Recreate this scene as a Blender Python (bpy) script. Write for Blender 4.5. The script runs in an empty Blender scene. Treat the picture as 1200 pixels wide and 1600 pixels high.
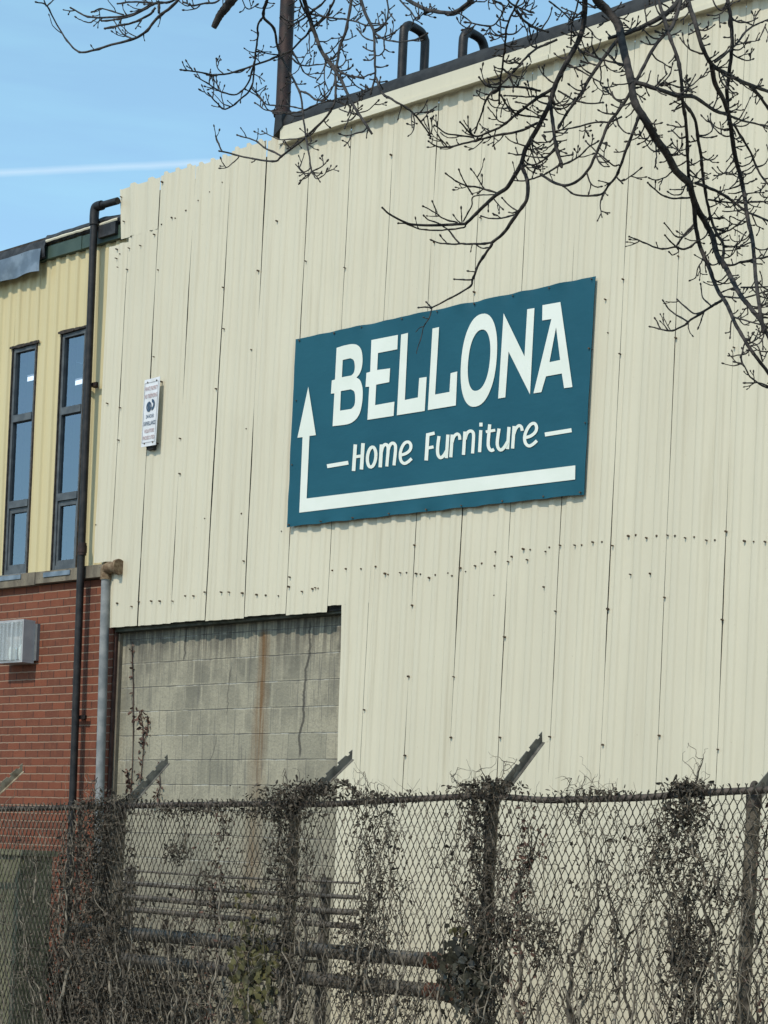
import bpy, bmesh, math, random
import numpy as np
from mathutils import Vector, Matrix, noise
random.seed(7); rng = np.random.default_rng(11)
D = bpy.data; scene = bpy.context.scene
R = math.radians

# ------------------------------------------------------------------ camera
# The world is aligned with the warehouse wall: X runs along it, -Y points out of it.
F_PX, PX0, PY0, ROLL = 2900.0, 600.0, 1346.0, 0.045
CAM = np.array([0.0, -11.63, 1.75])
FWD = np.array([-.6654, .7465, 0]); RGT = np.array([.7465, .6654, 0]); UP = np.array([0, 0, 1.0])
_c, _s = math.cos(ROLL), math.sin(ROLL)
cam_d = D.cameras.new('camera'); cam = D.objects.new('camera', cam_d); scene.collection.objects.link(cam)
cam_d.sensor_fit = 'HORIZONTAL'; cam_d.sensor_width = 36.0; cam_d.lens = 36.0*F_PX/1200
cam_d.shift_x = 0.0; cam_d.shift_y = (PY0-800)/1200.0
cam_d.clip_start = 0.1; cam_d.clip_end = 2000
ix, iy = _c*RGT+_s*UP, -_s*RGT+_c*UP
M = Matrix.Identity(4)
for r_ in range(3):
    M[r_][0], M[r_][1], M[r_][2], M[r_][3] = ix[r_], iy[r_], -FWD[r_], CAM[r_]
cam.matrix_world = M
scene.camera = cam

def ray(px, py):                       # direction seen at a point of the photograph (1200x1600)
    a, b = px-PX0, py-PY0
    return (a*_c+b*_s)/F_PX*RGT + FWD + (a*_s-b*_c)/F_PX*UP
def P(px, py, y=0.0):                  # where it meets the vertical plane Y = y
    d = ray(px, py); return CAM + d*((y-CAM[1])/d[1])
def Pd(px, py, dep): return CAM + ray(px, py)*dep

# ------------------------------------------------------------------ world, sun, exposure
SUN_EL, SUN_AZ = R(46), R(176)
w = D.worlds.new("World"); scene.world = w; w.use_nodes = True
nt = w.node_tree; nt.nodes.clear()
def wn(t, **k):
    n = nt.nodes.new(t)
    for a, b in k.items(): setattr(n, a, b)
    return n
sky = wn('ShaderNodeTexSky', sky_type='NISHITA', sun_disc=False, sun_elevation=SUN_EL, sun_rotation=SUN_AZ,
         air_density=1.0, dust_density=.6, ozone_density=3.0, altitude=50)
tc = wn('ShaderNodeTexCoord')
def vmath(op, a, b=None):
    n = wn('ShaderNodeVectorMath', operation=op)
    for i, v in enumerate((a, b)):
        if v is None: continue
        if hasattr(v, 'is_output'): nt.links.new(v, n.inputs[i])
        else: n.inputs[i].default_value = v
    return n
def fmath(op, a, b=None, c=None, clamp=False):
    n = wn('ShaderNodeMath', operation=op, use_clamp=clamp)
    for i, v in enumerate((a, b, c)):
        if v is None: continue
        if hasattr(v, 'is_output'): nt.links.new(v, n.inputs[i])
        else: n.inputs[i].default_value = v
    return n.outputs[0]
# vapour trail: a thin great circle with ragged edges
n_ = np.cross(ray(0, 270), ray(345, 253)); n_ /= np.linalg.norm(n_)
dot = vmath('DOT_PRODUCT', tc.outputs['Generated'], tuple(n_)).outputs['Value']
nz1 = wn('ShaderNodeTexNoise'); nz1.inputs['Scale'].default_value = 45; nz1.inputs['Detail'].default_value = 3
nt.links.new(tc.outputs['Generated'], nz1.inputs['Vector'])
wob = fmath('MULTIPLY_ADD', nz1.outputs['Fac'], 0.0016, -0.0008)
dist = fmath('ABSOLUTE', fmath('ADD', dot, wob))
trail = fmath('SUBTRACT', 1.0, fmath('DIVIDE', dist, 0.0024), clamp=True)
trail = fmath('MULTIPLY', trail, 0.32)
# thin high cirrus
mp = wn('ShaderNodeMapping'); mp.inputs['Scale'].default_value = (5, 5, 38)
nt.links.new(tc.outputs['Generated'], mp.inputs['Vector'])
nz2 = wn('ShaderNodeTexNoise'); nz2.inputs['Scale'].default_value = 1.0; nz2.inputs['Detail'].default_value = 5
nt.links.new(mp.outputs[0], nz2.inputs['Vector'])
cir = fmath('MULTIPLY', fmath('SUBTRACT', nz2.outputs['Fac'], 0.42, clamp=True), 0.6)
cover = fmath('ADD', cir, 0.30, clamp=True)
mx = wn('ShaderNodeMix', data_type='RGBA')
nt.links.new(cover, mx.inputs[0]); nt.links.new(sky.outputs[0], mx.inputs[6])
mx.inputs[7].default_value = (2.35, 4.55, 5.15, 1)
mx2 = wn('ShaderNodeMix', data_type='RGBA'); nt.links.new(trail, mx2.inputs[0]); nt.links.new(mx.outputs[2], mx2.inputs[6]); mx2.inputs[7].default_value = (4.6, 5.1, 5.5, 1)
bg = wn('ShaderNodeBackground'); bg.inputs['Strength'].default_value = 0.15
nt.links.new(mx2.outputs[2], bg.inputs['Color'])
wo = wn('ShaderNodeOutputWorld'); nt.links.new(bg.outputs[0], wo.inputs[0])

sl = D.lights.new('sun', 'SUN'); sl.energy = 2.0; sl.angle = R(0.55); sl.color = (1.0, 0.925, 0.79)
so = D.objects.new('sun', sl); scene.collection.objects.link(so)
to_sun = Vector((math.sin(SUN_AZ)*math.cos(SUN_EL), math.cos(SUN_AZ)*math.cos(SUN_EL), math.sin(SUN_EL)))
so.rotation_euler = to_sun.to_track_quat('Z', 'Y').to_euler(); so.location = (0, -20, 30)
vs = scene.view_settings
vs.view_transform = 'Standard'; vs.look = 'None'; vs.exposure = 0.46; vs.gamma = 1.0; vs.use_curve_mapping = False

# ------------------------------------------------------------------ materials
class NT:
    def __init__(s, name):
        s.m = D.materials.new(name); s.m.use_nodes = True; s.t = s.m.node_tree
        s.b = s.t.nodes['Principled BSDF']; s.out = s.t.nodes['Material Output']
        s.geo = s.n('ShaderNodeNewGeometry'); s.pos = s.geo.outputs['Position']
    def n(s, typ, **k):
        x = s.t.nodes.new(typ)
        for a, b in k.items(): setattr(x, a, b)
        return x
    def put(s, sock, v):
        if hasattr(v, 'is_output'): s.t.links.new(v, sock)
        else: sock.default_value = v
    def math(s, op, a, b=None, c=None, clamp=False):
        x = s.n('ShaderNodeMath', operation=op, use_clamp=clamp)
        for i, v in enumerate((a, b, c)):
            if v is not None: s.put(x.inputs[i], v)
        return x.outputs[0]
    def xyz(s):
        x = s.n('ShaderNodeSeparateXYZ'); s.t.links.new(s.pos, x.inputs[0]); return x.outputs
    def comb(s, x, y, z):
        c = s.n('ShaderNodeCombineXYZ')
        for i, v in enumerate((x, y, z)): s.put(c.inputs[i], v)
        return c.outputs[0]
    def noise(s, scale, stretch=(1, 1, 1), detail=4, rough=.55, vec=None, off=0):
        mp = s.n('ShaderNodeMapping'); mp.inputs['Scale'].default_value = stretch
        mp.inputs['Location'].default_value = (off, off*1.7, off*.6)
        s.t.links.new(vec or s.pos, mp.inputs['Vector'])
        x = s.n('ShaderNodeTexNoise'); x.inputs['Scale'].default_value = scale
        x.inputs['Detail'].default_value = detail; x.inputs['Roughness'].default_value = rough
        s.t.links.new(mp.outputs[0], x.inputs['Vector']); return x.outputs['Fac']
    def ramp(s, v, lo, hi, a=0.0, b=1.0):
        x = s.n('ShaderNodeMapRange'); x.clamp = True; x.interpolation_type = 'SMOOTHSTEP'
        s.put(x.inputs[0], v)
        for i, q in enumerate((lo, hi, a, b)): s.put(x.inputs[i+1], q)
        return x.outputs[0]
    def mix(s, f, a, b, blend='MIX'):
        x = s.n('ShaderNodeMix', data_type='RGBA', blend_type=blend)
        s.put(x.inputs[0], f)
        for i, v in ((6, a), (7, b)):
            s.put(x.inputs[i], v if hasattr(v, 'is_output') else (*v[:3], 1))
        return x.outputs[2]
    def set(s, color, rough=.6, bump=None, bstr=.3, bdist=.01, metal=0.0, spec=.5):
        s.put(s.b.inputs['Base Color'], color if hasattr(color, 'is_output') else (*color[:3], 1))
        s.put(s.b.inputs['Roughness'], rough); s.put(s.b.inputs['Metallic'], metal)
        s.b.inputs['Specular IOR Level'].default_value = spec
        if bump is not None:
            x = s.n('ShaderNodeBump'); x.inputs['Strength'].default_value = bstr; x.inputs['Distance'].default_value = bdist
            s.t.links.new(bump, x.inputs['Height']); s.t.links.new(x.outputs[0], s.b.inputs['Normal'])
        return s.m

def simple(name, c1, c2, rough=.6, scale=6, bstr=.15, metal=0, spec=.4, stretch=(1, 1, 1), lo=.35, hi=.65):
    k = NT(name); nz = k.noise(scale, stretch)
    return k.set(k.mix(k.ramp(nz, lo, hi), c1, c2), rough, k.noise(scale*9, stretch), bstr, .004, metal, spec)

def painted_sheet(name, base, stain, seed, grime=.5):
    k = NT(name); X, Y, Z = k.xyz()
    big = k.noise(.9, off=seed)
    streak = k.noise(1.0, (15, 15, .55), 5, .6, off=seed)
    fine = k.noise(60, (1, 1, .4), 3)
    c = k.mix(k.ramp(big, .3, .7), base, [v*.955 for v in base])
    c = k.mix(k.math('MULTIPLY', k.ramp(streak, .52, .78), grime), c, stain)
    c = k.mix(k.math('MULTIPLY', k.ramp(fine, .45, .8), .10), c, [v*.8 for v in base])
    pv = k.n('ShaderNodeTexWhiteNoise', noise_dimensions='1D'); k.put(pv.inputs['W'], k.math('FLOOR', k.math('DIVIDE', k.xyz()[0], .497)))
    c = k.mix(k.math('MULTIPLY', pv.outputs[0], .5), c, [v*.90 for v in base])
    spots = k.noise(38, (1, 1, .8), 2, .5, off=seed+3)
    c = k.mix(k.math('MULTIPLY', k.ramp(spots, .73, .80), .5), c, stain)
    return k.set(c, k.ramp(big, .2, .8, .42, .58), k.noise(7, (1, 1, .5)), .12, .01, 0, .35)

M_CREAM = painted_sheet('cream painted sheet', (.640, .582, .438), (.44, .38, .26), 0)
M_TRIM = painted_sheet('cream trim', (.645, .59, .445), (.43, .38, .27), 5, .2)
M_YELLOW = painted_sheet('yellowed sheet', (.62, .525, .295), (.43, .35, .18), 9, .45)
M_DARK = simple('dark gap', (.018, .017, .015), (.03, .028, .024), .9)
M_COPING = simple('black coping', (.007, .0075, .008), (.022, .023, .023), .6, 9, .3)
M_MEMBRANE = simple('torn roofing felt', (.012, .012, .013), (.04, .04, .042), .6, 14, .5)
M_GREENFASCIA = simple('dark green fascia', (.035, .060, .045), (.05, .08, .06), .5, 6)
M_GREYFLASH = simple('grey lead flashing', (.13, .16, .19), (.24, .28, .32), .38, 5, .3, .35)
M_RUSTPIPE = simple('rusty dark pipe', (.016, .011, .010), (.045, .022, .017), .6, 9, .35, .2)
M_BLACKPIPE = simple('black iron pipe', (.011, .010, .010), (.028, .024, .022), .5, 12, .3, .2)
M_GREYPIPE = simple('grey pipe', (.17, .18, .18), (.27, .27, .26), .6, 8, .2)
M_RUSTYELBOW = simple('rusted elbow', (.12, .07, .035), (.24, .17, .10), .85, 26, .6)
M_SCREW = simple('rusty screw', (.06, .045, .033), (.13, .085, .05), .8, 40)
M_FRAME = simple('window frame', (.062, .070, .076), (.10, .11, .115), .5, 10)
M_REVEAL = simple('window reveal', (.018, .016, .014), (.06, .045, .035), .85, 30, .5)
M_TEAL = None
M_LETTER = simple('white print', (.70, .73, .64), (.75, .77, .69), .55, 3, .05)
M_WHITESIGN = simple('white sign face', (.62, .62, .62), (.72, .72, .73), .45, 9, .05)
M_SIGNRED = simple('faded red print', (.42, .27, .26), (.48, .33, .31), .6, 30)
M_SIGNBLUE = simple('dark blue print', (.03, .06, .11), (.05, .09, .14), .6, 30)
M_GREYBOX = simple('grey powder coat', (.34, .33, .33), (.41, .40, .39), .5, 7, .1)
M_DARKBOX = simple('grey base plate', (.13, .135, .14), (.18, .18, .18), .55, 8)
M_WIRE = simple('rusting fence wire', (.036, .030, .022), (.120, .103, .078), .65, 7, .2, .25)
M_RAIL = simple('rusty rail', (.035, .024, .019), (.12, .095, .078), .7, 10, .4, .15, stretch=(1, 1, 2))
M_POST = simple('weathered post', (.085, .07, .05), (.19, .165, .125), .75, 9, .4, .1)
M_ARM = simple('galvanised arm', (.10, .096, .085), (.21, .20, .175), .55, 12, .25, .45)
M_PALE = simple('pale rusting arm', (.16, .115, .07), (.33, .27, .19), .7, 16, .3)
M_STEM = simple('dead vine stem', (.08, .066, .048), (.29, .245, .185), .85, 13, .4)
M_STEMD = simple('dark vine stem', (.030, .025, .018), (.105, .086, .064), .85, 13, .4)
M_LEAF = simple('dead leaf', (.026, .021, .015), (.118, .093, .066), .8, 16, .2)
M_LEAFR = simple('reddish dead leaf', (.055, .028, .020), (.16, .085, .06), .8, 16, .2)
M_IVY = simple('fading ivy leaf', (.022, .021, .011), (.12, .105, .036), .6, 9, .2)
M_BARK = simple('dark bark', (.012, .010, .009), (.058, .047, .040), .8, 45, .5)
M_OLIVE = simple('olive painted steel', (.135, .132, .075), (.19, .182, .115), .5, 4, .15)
M_STEELP = simple('old steel pipe', (.06, .053, .045), (.16, .135, .11), .6, 8, .3, .3)
M_RUST = simple('red rust', (.085, .032, .02), (.16, .07, .04), .85, 24, .5)
M_GROUND = simple('gravelly ground', (.10, .09, .075), (.20, .18, .15), .95, 8, .8)
M_ROOM = simple('office wall', (.20, .22, .25), (.23, .25, .28), .8, 2)
M_DARKBROWN = simple('shaded brick end and creeper stem', (.045, .02, .014), (.085, .04, .028), .8, 12)  # brick with its shade in the colour; also the creeper stem's own brown

# teal banner cloth
k = NT('teal banner vinyl'); c = k.mix(k.ramp(k.noise(1.4), .3, .7), (.008, .078, .113), (.011, .090, .126))
M_TEAL = k.set(c, .5, k.noise(3.5, (1, 1, 2), 3), .25, .02, 0, .25)

# sill stone
k = NT('weathered stone sill'); st = k.noise(9, (1, 1, .3), 5)
c = k.mix(k.ramp(st, .35, .7), (.215, .18, .128), (.10, .082, .06)); c = k.mix(k.ramp(k.noise(60), .55, .75), c, (.09, .08, .065))
M_STONE = k.set(c, .9, k.noise(70), .4, .01)

# red brick: mortar along the courses, joints between bricks faint
ROW = abs(P(75, 1184, -.02)[2]-P(75, 1246.0, -.02)[2])/5.0
Z_BRICK = P(75, 1184, -.02)[2]
k = NT('red brick'); X, Y, Z = k.xyz()
zz = k.math('ADD', k.math('SUBTRACT', Z, Z_BRICK), k.math('MULTIPLY_ADD', k.noise(14, detail=2), .010, -.005))
v = k.comb(k.math('ADD', X, Y), zz, 0)
bt = k.n('ShaderNodeTexBrick'); k.t.links.new(v, bt.inputs['Vector'])
bt.inputs['Scale'].default_value = 1; bt.inputs['Brick Width'].default_value = ROW*2.55; bt.inputs['Row Height'].default_value = ROW
bt.inputs['Mortar Size'].default_value = .0065; bt.inputs['Mortar Smooth'].default_value = .3
bt.inputs['Color1'].default_value = (.20, .056, .025, 1); bt.inputs['Color2'].default_value = (.135, .040, .019, 1); bt.inputs['Mortar'].default_value = (.055, .021, .013, 1)
fr = k.math('FRACT', k.math('DIVIDE', k.math('ADD', zz, .006), ROW))
mh = k.math('MULTIPLY', k.ramp(fr, .11, .17, 1, 0), k.ramp(k.noise(7), .25, .45, .45, 1))
c = k.mix(k.math('MULTIPLY', k.ramp(k.noise(26, (1, 1, .6)), .45, .7), .55), bt.outputs['Color'], (.20, .068, .032))
c = k.mix(k.math('MULTIPLY', k.ramp(k.noise(2.2), .5, .75), .4), c, (.055, .020, .014))
c = k.mix(mh, c, (.31, .205, .138))
M_BRICK = k.set(c, .9, k.math('SUBTRACT', k.noise(55), k.math('MULTIPLY', mh, 1.2)), .5, .008)

# concrete block with stains, rust streak and cracks
YB = .06
BR = abs(P(350, 1068, YB)[2]-P(350, 1147, YB)[2])/2.0
Z_BLK = P(350, 1068, YB)[2]
k = NT('concrete block'); X, Y, Z = k.xyz()
v = k.comb(X, k.math('SUBTRACT', Z, Z_BLK), 0)
bt = k.n('ShaderNodeTexBrick'); k.t.links.new(v, bt.inputs['Vector'])
bt.inputs['Scale'].default_value = 1; bt.inputs['Brick Width'].default_value = BR*2; bt.inputs['Row Height'].default_value = BR
bt.inputs['Mortar Size'].default_value = .005; bt.inputs['Mortar Smooth'].default_value = .5
bt.inputs['Color1'].default_value = (.375, .338, .245, 1); bt.inputs['Color2'].default_value = (.285, .262, .192, 1); bt.inputs['Mortar'].default_value = (.20, .185, .142, 1)
b2 = k.n('ShaderNodeTexBrick'); k.t.links.new(v, b2.inputs['Vector']); b2.offset = .5
b2.inputs['Scale'].default_value = 1; b2.inputs['Brick Width'].default_value = BR; b2.inputs['Row Height'].default_value = BR
b2.inputs['Mortar Size'].default_value = .022; b2.inputs['Mortar Smooth'].default_value = 1
b2.inputs['Color1'].default_value = (.5, .5, .5, 1); b2.inputs['Color2'].default_value = (1, 1, 1, 1); b2.inputs['Mortar'].default_value = (0, 0, 0, 1)
cell = k.n('ShaderNodeRGBToBW'); k.t.links.new(b2.outputs['Color'], cell.inputs[0])
damp = k.ramp(Z, P(350, 1180, YB)[2], P(350, 1010, YB)[2])
c = k.mix(k.math('MULTIPLY', k.math('MULTIPLY', cell.outputs[0], .85), k.math('MULTIPLY', k.ramp(k.noise(3.2, (1, 1, .7)), .38, .62), k.math('MULTIPLY_ADD', damp, .55, .45))), bt.outputs['Color'], (.105, .100, .078))
# mortar courses: some dark and eroded, some light
frb = k.math('FRACT', k.math('DIVIDE', k.math('ADD', k.math('SUBTRACT', Z, Z_BLK), k.math('MULTIPLY_ADD', k.noise(11, detail=2), .016, -.004)), BR))
crs = k.ramp(k.math('ABSOLUTE', k.math('SUBTRACT', frb, .5)), .468, .49)
c = k.mix(k.math('MULTIPLY', crs, k.ramp(k.noise(5, off=4), .4, .6)), c, (.16, .15, .125))
c = k.mix(k.math('MULTIPLY', k.math('MULTIPLY', crs, k.ramp(k.noise(4, off=9), .5, .62)), .8), c, (.42, .405, .345))
drip = k.noise(1.0, (22, 22, .9), 5, .65)
top = k.ramp(Z, P(350, 1075, YB)[2], P(350, 978, YB)[2])
c = k.mix(k.math('MULTIPLY', k.ramp(drip, .40, .60), k.math('MULTIPLY', top, .9)), c, (.085, .075, .06))
c = k.mix(k.math('MULTIPLY', k.ramp(k.noise(1.0, (30, 30, 1.5), 4, .6, off=6), .54, .66), .6), c, (.13, .12, .10))
c = k.mix(k.math('MULTIPLY', k.ramp(k.noise(45, detail=6, rough=.7), .46, .70), .5), c, (.17, .16, .13))
# rust streak
xr0, xr1 = P(413, 985, YB), P(400, 1235, YB)
tt = k.math('DIVIDE', k.math('SUBTRACT', Z, float(xr1[2])), float(xr0[2]-xr1[2]))
xc = k.math('MULTIPLY_ADD', tt, float(xr0[0]-xr1[0]), float(xr1[0]))
xc = k.math('ADD', xc, k.math('MULTIPLY_ADD', k.noise(1.0, (.2, .2, 3)), .10, -.05))
wid = k.math('MULTIPLY_ADD', tt, -.06, .14)
rm = k.math('SUBTRACT', 1.0, k.math('DIVIDE', k.math('ABSOLUTE', k.math('SUBTRACT', X, xc)), wid), clamp=True)
rm = k.math('MULTIPLY', k.math('MULTIPLY', rm, k.ramp(tt, .97, 1.02, 1, 0)), k.ramp(k.noise(1.0, (40, 40, 2), off=2), .35, .65, .35, 1.0))
rm = k.math('POWER', k.math('MULTIPLY', rm, k.ramp(tt, -.1, .7, .55, 1)), .75)
c = k.mix(k.math('MULTIPLY', rm, .95), c, (.15, .075, .024))
# long crack and settlement cracks
def crack(p0, p1, th, seed):
    a, b = P(*p0, YB), P(*p1, YB)
    t_ = k.math('DIVIDE', k.math('SUBTRACT', Z, float(b[2])), float(a[2]-b[2]))
    x_ = k.math('ADD', k.math('MULTIPLY_ADD', t_, float(a[0]-b[0]), float(b[0])), k.math('MULTIPLY_ADD', k.noise(1.0, (.1, .1, 5), off=seed), .13, -.065))
    m_ = k.ramp(k.math('ABSOLUTE', k.math('SUBTRACT', X, x_)), th, th*1.8, 1, 0)
    return k.math('MULTIPLY', m_, k.math('MULTIPLY', k.ramp(t_, -.02, .05), k.ramp(t_, .95, 1.02, 1, 0)))
for p0, p1, th, sd, amt in (((486, 968), (467, 1185), .010, 1, .8), ((205, 985), (209, 1160), .007, 3, .6), ((293, 975), (286, 1032), .008, 5, .7), ((362, 1040), (352, 1118), .005, 8, .5), ((338, 1150), (328, 1190), .005, 12, .5)):
    c = k.mix(k.math('MULTIPLY', crack(p0, p1, th, sd), amt), c, (.05, .045, .038))
# pale left edge column
M_BLOCK = k.set(c, .93, k.math('SUBTRACT', k.noise(40, detail=6), k.math('MULTIPLY', crs, .8)), .55, .012)

# window glass: reflective film over a see-through pane
k = NT('tinted window glass'); k.t.nodes.remove(k.b)
tr = k.n('ShaderNodeBsdfTransparent'); tr.inputs[0].default_value = (.62, .70, .78, 1)
gl = k.n('ShaderNodeBsdfGlossy'); gl.inputs['Color'].default_value = (.80, .88, .95, 1); gl.inputs['Roughness'].default_value = .03
bmp = k.n('ShaderNodeBump'); bmp.inputs['Strength'].default_value = .12; bmp.inputs['Distance'].default_value = .02
k.t.links.new(k.noise(3.0), bmp.inputs['Height']); k.t.links.new(bmp.outputs[0], gl.inputs['Normal'])
ms = k.n('ShaderNodeMixShader'); ms.inputs[0].default_value = .30
k.t.links.new(tr.outputs[0], ms.inputs[1]); k.t.links.new(gl.outputs[0], ms.inputs[2]); k.t.links.new(ms.outputs[0], k.out.inputs[0])
M_GLASS = k.m
# prismatic lamp lens
k = NT('prismatic lamp lens'); X, Y, Z = k.xyz()
k.set((.75, .77, .76), .2, k.math('SINE', k.math('MULTIPLY', X, 190)), .3, .004)
tr = k.n('ShaderNodeBsdfTransparent'); tr.inputs[0].default_value = (.93, .95, .95, 1)
ms = k.n('ShaderNodeMixShader'); k.put(ms.inputs[0], k.math('MULTIPLY_ADD', k.math('SINE', k.math('MULTIPLY', X, 95)), .06, .22))
k.t.links.new(tr.outputs[0], ms.inputs[1]); k.t.links.new(k.b.outputs[0], ms.inputs[2]); k.t.links.new(ms.outputs[0], k.out.inputs[0]); M_LENS = k.m
k = NT('polished reflector'); M_REFL = k.set((.85, .85, .84), .18, None, metal=1.0)
k = NT('lit tube'); k.b.inputs['Base Color'].default_value = (.9, .9, .9, 1)
k.b.inputs['Emission Color'].default_value = (.95, .98, 1, 1); k.b.inputs['Emission Strength'].default_value = 1.5; M_TUBE = k.m

# ------------------------------------------------------------------ mesh helpers
class MB:
    def __init__(s): s.v = []; s.f = []; s.n = 0
    def add(s, V, F):
        V = np.asarray(V, float).reshape(-1, 3); s.v.append(V)
        o = s.n; s.f += [tuple(i+o for i in f) for f in F]; s.n += len(V)
    def box(s, x0, x1, y0, y1, z0, z1):
        V = [(x, y, z) for z in (z0, z1) for y in (y0, y1) for x in (x0, x1)]
        s.add(V, [(0, 2, 3, 1), (4, 5, 7, 6), (0, 1, 5, 4), (2, 6, 7, 3), (0, 4, 6, 2), (1, 3, 7, 5)])
    def prism(s, front, depth_vec):            # closed outline + extrusion
        A = np.asarray(front, float); B = A+np.asarray(depth_vec, float); n = len(A)
        s.add(np.vstack([A, B]), [tuple(range(n)), tuple(range(2*n-1, n-1, -1))] + [(i, i+n, (i+1) % n+n, (i+1) % n) for i in range(n)])
    def tube(s, pts, rad, sides=8, cap=True):
        p = np.asarray(pts, float); n = len(p); rad = np.broadcast_to(np.asarray(rad, float), (n,))
        t = np.gradient(p, axis=0); t /= np.linalg.norm(t, axis=1)[:, None]+1e-12
        ref = np.array([0, 0, 1.0]) if abs(t[0][2]) < .9 else np.array([0, 1.0, 0])
        u = np.cross(t[0], ref); u /= np.linalg.norm(u); rings = []
        ang = np.arange(sides)*2*math.pi/sides
        for i in range(n):
            u = u-t[i]*u.dot(t[i]); u /= np.linalg.norm(u)+1e-12; v = np.cross(t[i], u)
            rings.append(p[i]+rad[i]*(np.cos(ang)[:, None]*u+np.sin(ang)[:, None]*v))
        F = [(i*sides+j, i*sides+(j+1) % sides, (i+1)*sides+(j+1) % sides, (i+1)*sides+j) for i in range(n-1) for j in range(sides)]
        if cap: F += [tuple(range(sides))[::-1], tuple((n-1)*sides+j for j in range(sides))]
        s.add(np.vstack(rings), F)
    def grid(s, V, nu, nv):                    # V[(i*nv)+j]
        s.add(V, [(i*nv+j, (i+1)*nv+j, (i+1)*nv+j+1, i*nv+j+1) for i in range(nu-1) for j in range(nv-1)])
    def build(s, name, mat, parent=None, smooth=None, origin=None):
        V = np.vstack(s.v); me = D.meshes.new(name)
        o = D.objects.new(name, me)
        if origin is None and parent is None: origin = (float(V[:, 0].mean()), float(V[:, 1].mean()), float(V[:, 2].min()))
        off = np.array(origin if parent is None else parent_loc(parent), float)
        me.from_pydata((V-off).tolist(), [], s.f); me.update()
        if parent is None: o.location = off
        else: o.parent = parent
        me.materials.append(mat)
        if smooth is not None:
            me.polygons.foreach_set('use_smooth', [True]*len(me.polygons))
            me.set_sharp_from_angle(angle=R(smooth))
        scene.collection.objects.link(o); return o
def parent_loc(o):
    l = np.array(o.location)
    while o.parent: o = o.parent; l = l+np.array(o.location)
    return l
def tag(o, label=None, cat=None, group=None, kind=None):
    for a, b in (('label', label), ('category', cat), ('group', group), ('kind', kind)):
        if b: o[a] = b
    return o
def thing(name, loc, label, cat, group=None):
    o = D.objects.new(name, None); o.location = tuple(float(q) for q in loc); o.empty_display_size = .2
    scene.collection.objects.link(o); return tag(o, label, cat, group)
def spline(pts, sub=5):                         # Catmull-Rom through control points (any dimension)
    p = np.asarray(pts, float)
    if len(p) < 3:
        t = np.linspace(0, 1, sub+1)[:, None]; return p[0]*(1-t)+p[1]*t
    q = np.vstack([2*p[0]-p[1], p, 2*p[-1]-p[-2]]); out = []
    for i in range(1, len(q)-2):
        for t in np.arange(sub)/sub:
            a, b, c_, d = q[i-1], q[i], q[i+1], q[i+2]
            out.append(.5*((2*b)+(c_-a)*t+(2*a-5*b+4*c_-d)*t*t+(3*b-a-3*c_+d)*t**3))
    out.append(p[-1]); return np.array(out)
def nz(x, y, z): return noise.noise(Vector((x, y, z)))

# ------------------------------------------------------------------ ground
g = MB(); N = 40
gx = np.linspace(-1, 1, N); sg = np.sign(gx)*np.abs(gx)**3*700
g.grid([(x, y, 0) for x in sg for y in sg], N, N)
tag(g.build('ground', M_GROUND, origin=(0, 0, 0)), kind='structure')

# ------------------------------------------------------------------ warehouse
YC = -.085                                       # pan of the cream cladding; ribs stand 26 mm proud
RIB = .0155
lft = P(185, 600, YC)[0]; X_RIGHT = 6.0
Ztop = P(700, 140, -.16)[2]                      # underside of the trim
house = thing('warehouse', (P(700, 900, 0)[0], 0, 0), 'tall windowless warehouse clad in cream ribbed metal sheets, black edge on its roof', 'warehouse')
seams = [((200, 387), (170, 940)), ((250, 300), (217, 940)), ((305, 280), (268, 940)), ((360, 280), (322, 940)), ((415, 280), (382, 940)),
         ((482, 280), (447, 940)), ((545, 280), (512, 940)), ((609, 320), (571, 1040)), ((677, 320), (639, 1040)), ((748, 320), (710, 1040)),
         ((822, 320), (785, 1040)), ((900, 320), (865, 1040)), ((980, 320), (945, 1040)), ((1064, 320), (1033, 1040)), ((1154, 320), (1126, 1040))]
def seam_fn(a, b):
    A, B = P(*a, YC), P(*b, YC); k_ = (A[0]-B[0])/(A[2]-B[2]); return lambda z: B[0]+k_*(z-B[2])
SE = [seam_fn(*s_) for s_ in seams]
wd = SE[14](4)-SE[13](4)
while SE[-1](3) < X_RIGHT:
    n0 = len(SE); SE.append((lambda f, a: (lambda z: f(z)+a))(SE[-1], wd*(1+.02*math.sin(n0*2.1))))
def rib(q):                                      # trapezoid wave, 0 in the pan, 1 on the ridge
    t_ = q % 1.0
    v_ = np.interp(t_, [0, .08, .24, .38, .60, .76, 1.0], [0, 0, 0, 1, 1, 0, 0]); return v_*v_*(3-2*v_)
clad = MB()
def sheet(xl, xr, z0, z1, seed, q0=0.0, q1=3.0, jag=.0, y0=YC, amp=1.7, mb=clad, ribh=RIB):
    qs = []
    for kk in range(int(math.floor(q0))-1, int(math.ceil(q1))+1):
        for t_ in (0, .12, .24, .27, .31, .35, .38, .49, .60, .64, .68, .72, .76, .88): qs.append(kk+t_)
    qs = [q for q in qs if q0+.02 < q < q1-.02]; qs = np.array([q0]+qs+[q1])
    nz_ = max(3, int((z1-z0)/.22)); zs = np.linspace(z0, z1, nz_); V = []
    for q in qs:
        u = (q-q0)/(q1-q0)
        for z in zs:
            x = xl(z)*(1-u)+xr(z)*u
            d = float(rib(q))*ribh
            d += amp*(.0035*nz(x*1.6+seed, z*.8, seed*1.3)+.0022*nz(x*5, z*2.2, seed))
            e = min(u, 1-u)
            if e < .08: d += amp*.004*nz(seed*2.1, z*1.1, 4.0)
            V.append((x, y0-d, z + (jag*(rib(q)-.5)*.022 if z == z1 else 0)))
    mb.grid(V, len(qs), len(zs))
def gap(f, g_): return lambda z: f(z)+g_
zb0 = P(345, 968, YC)[2]
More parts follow.
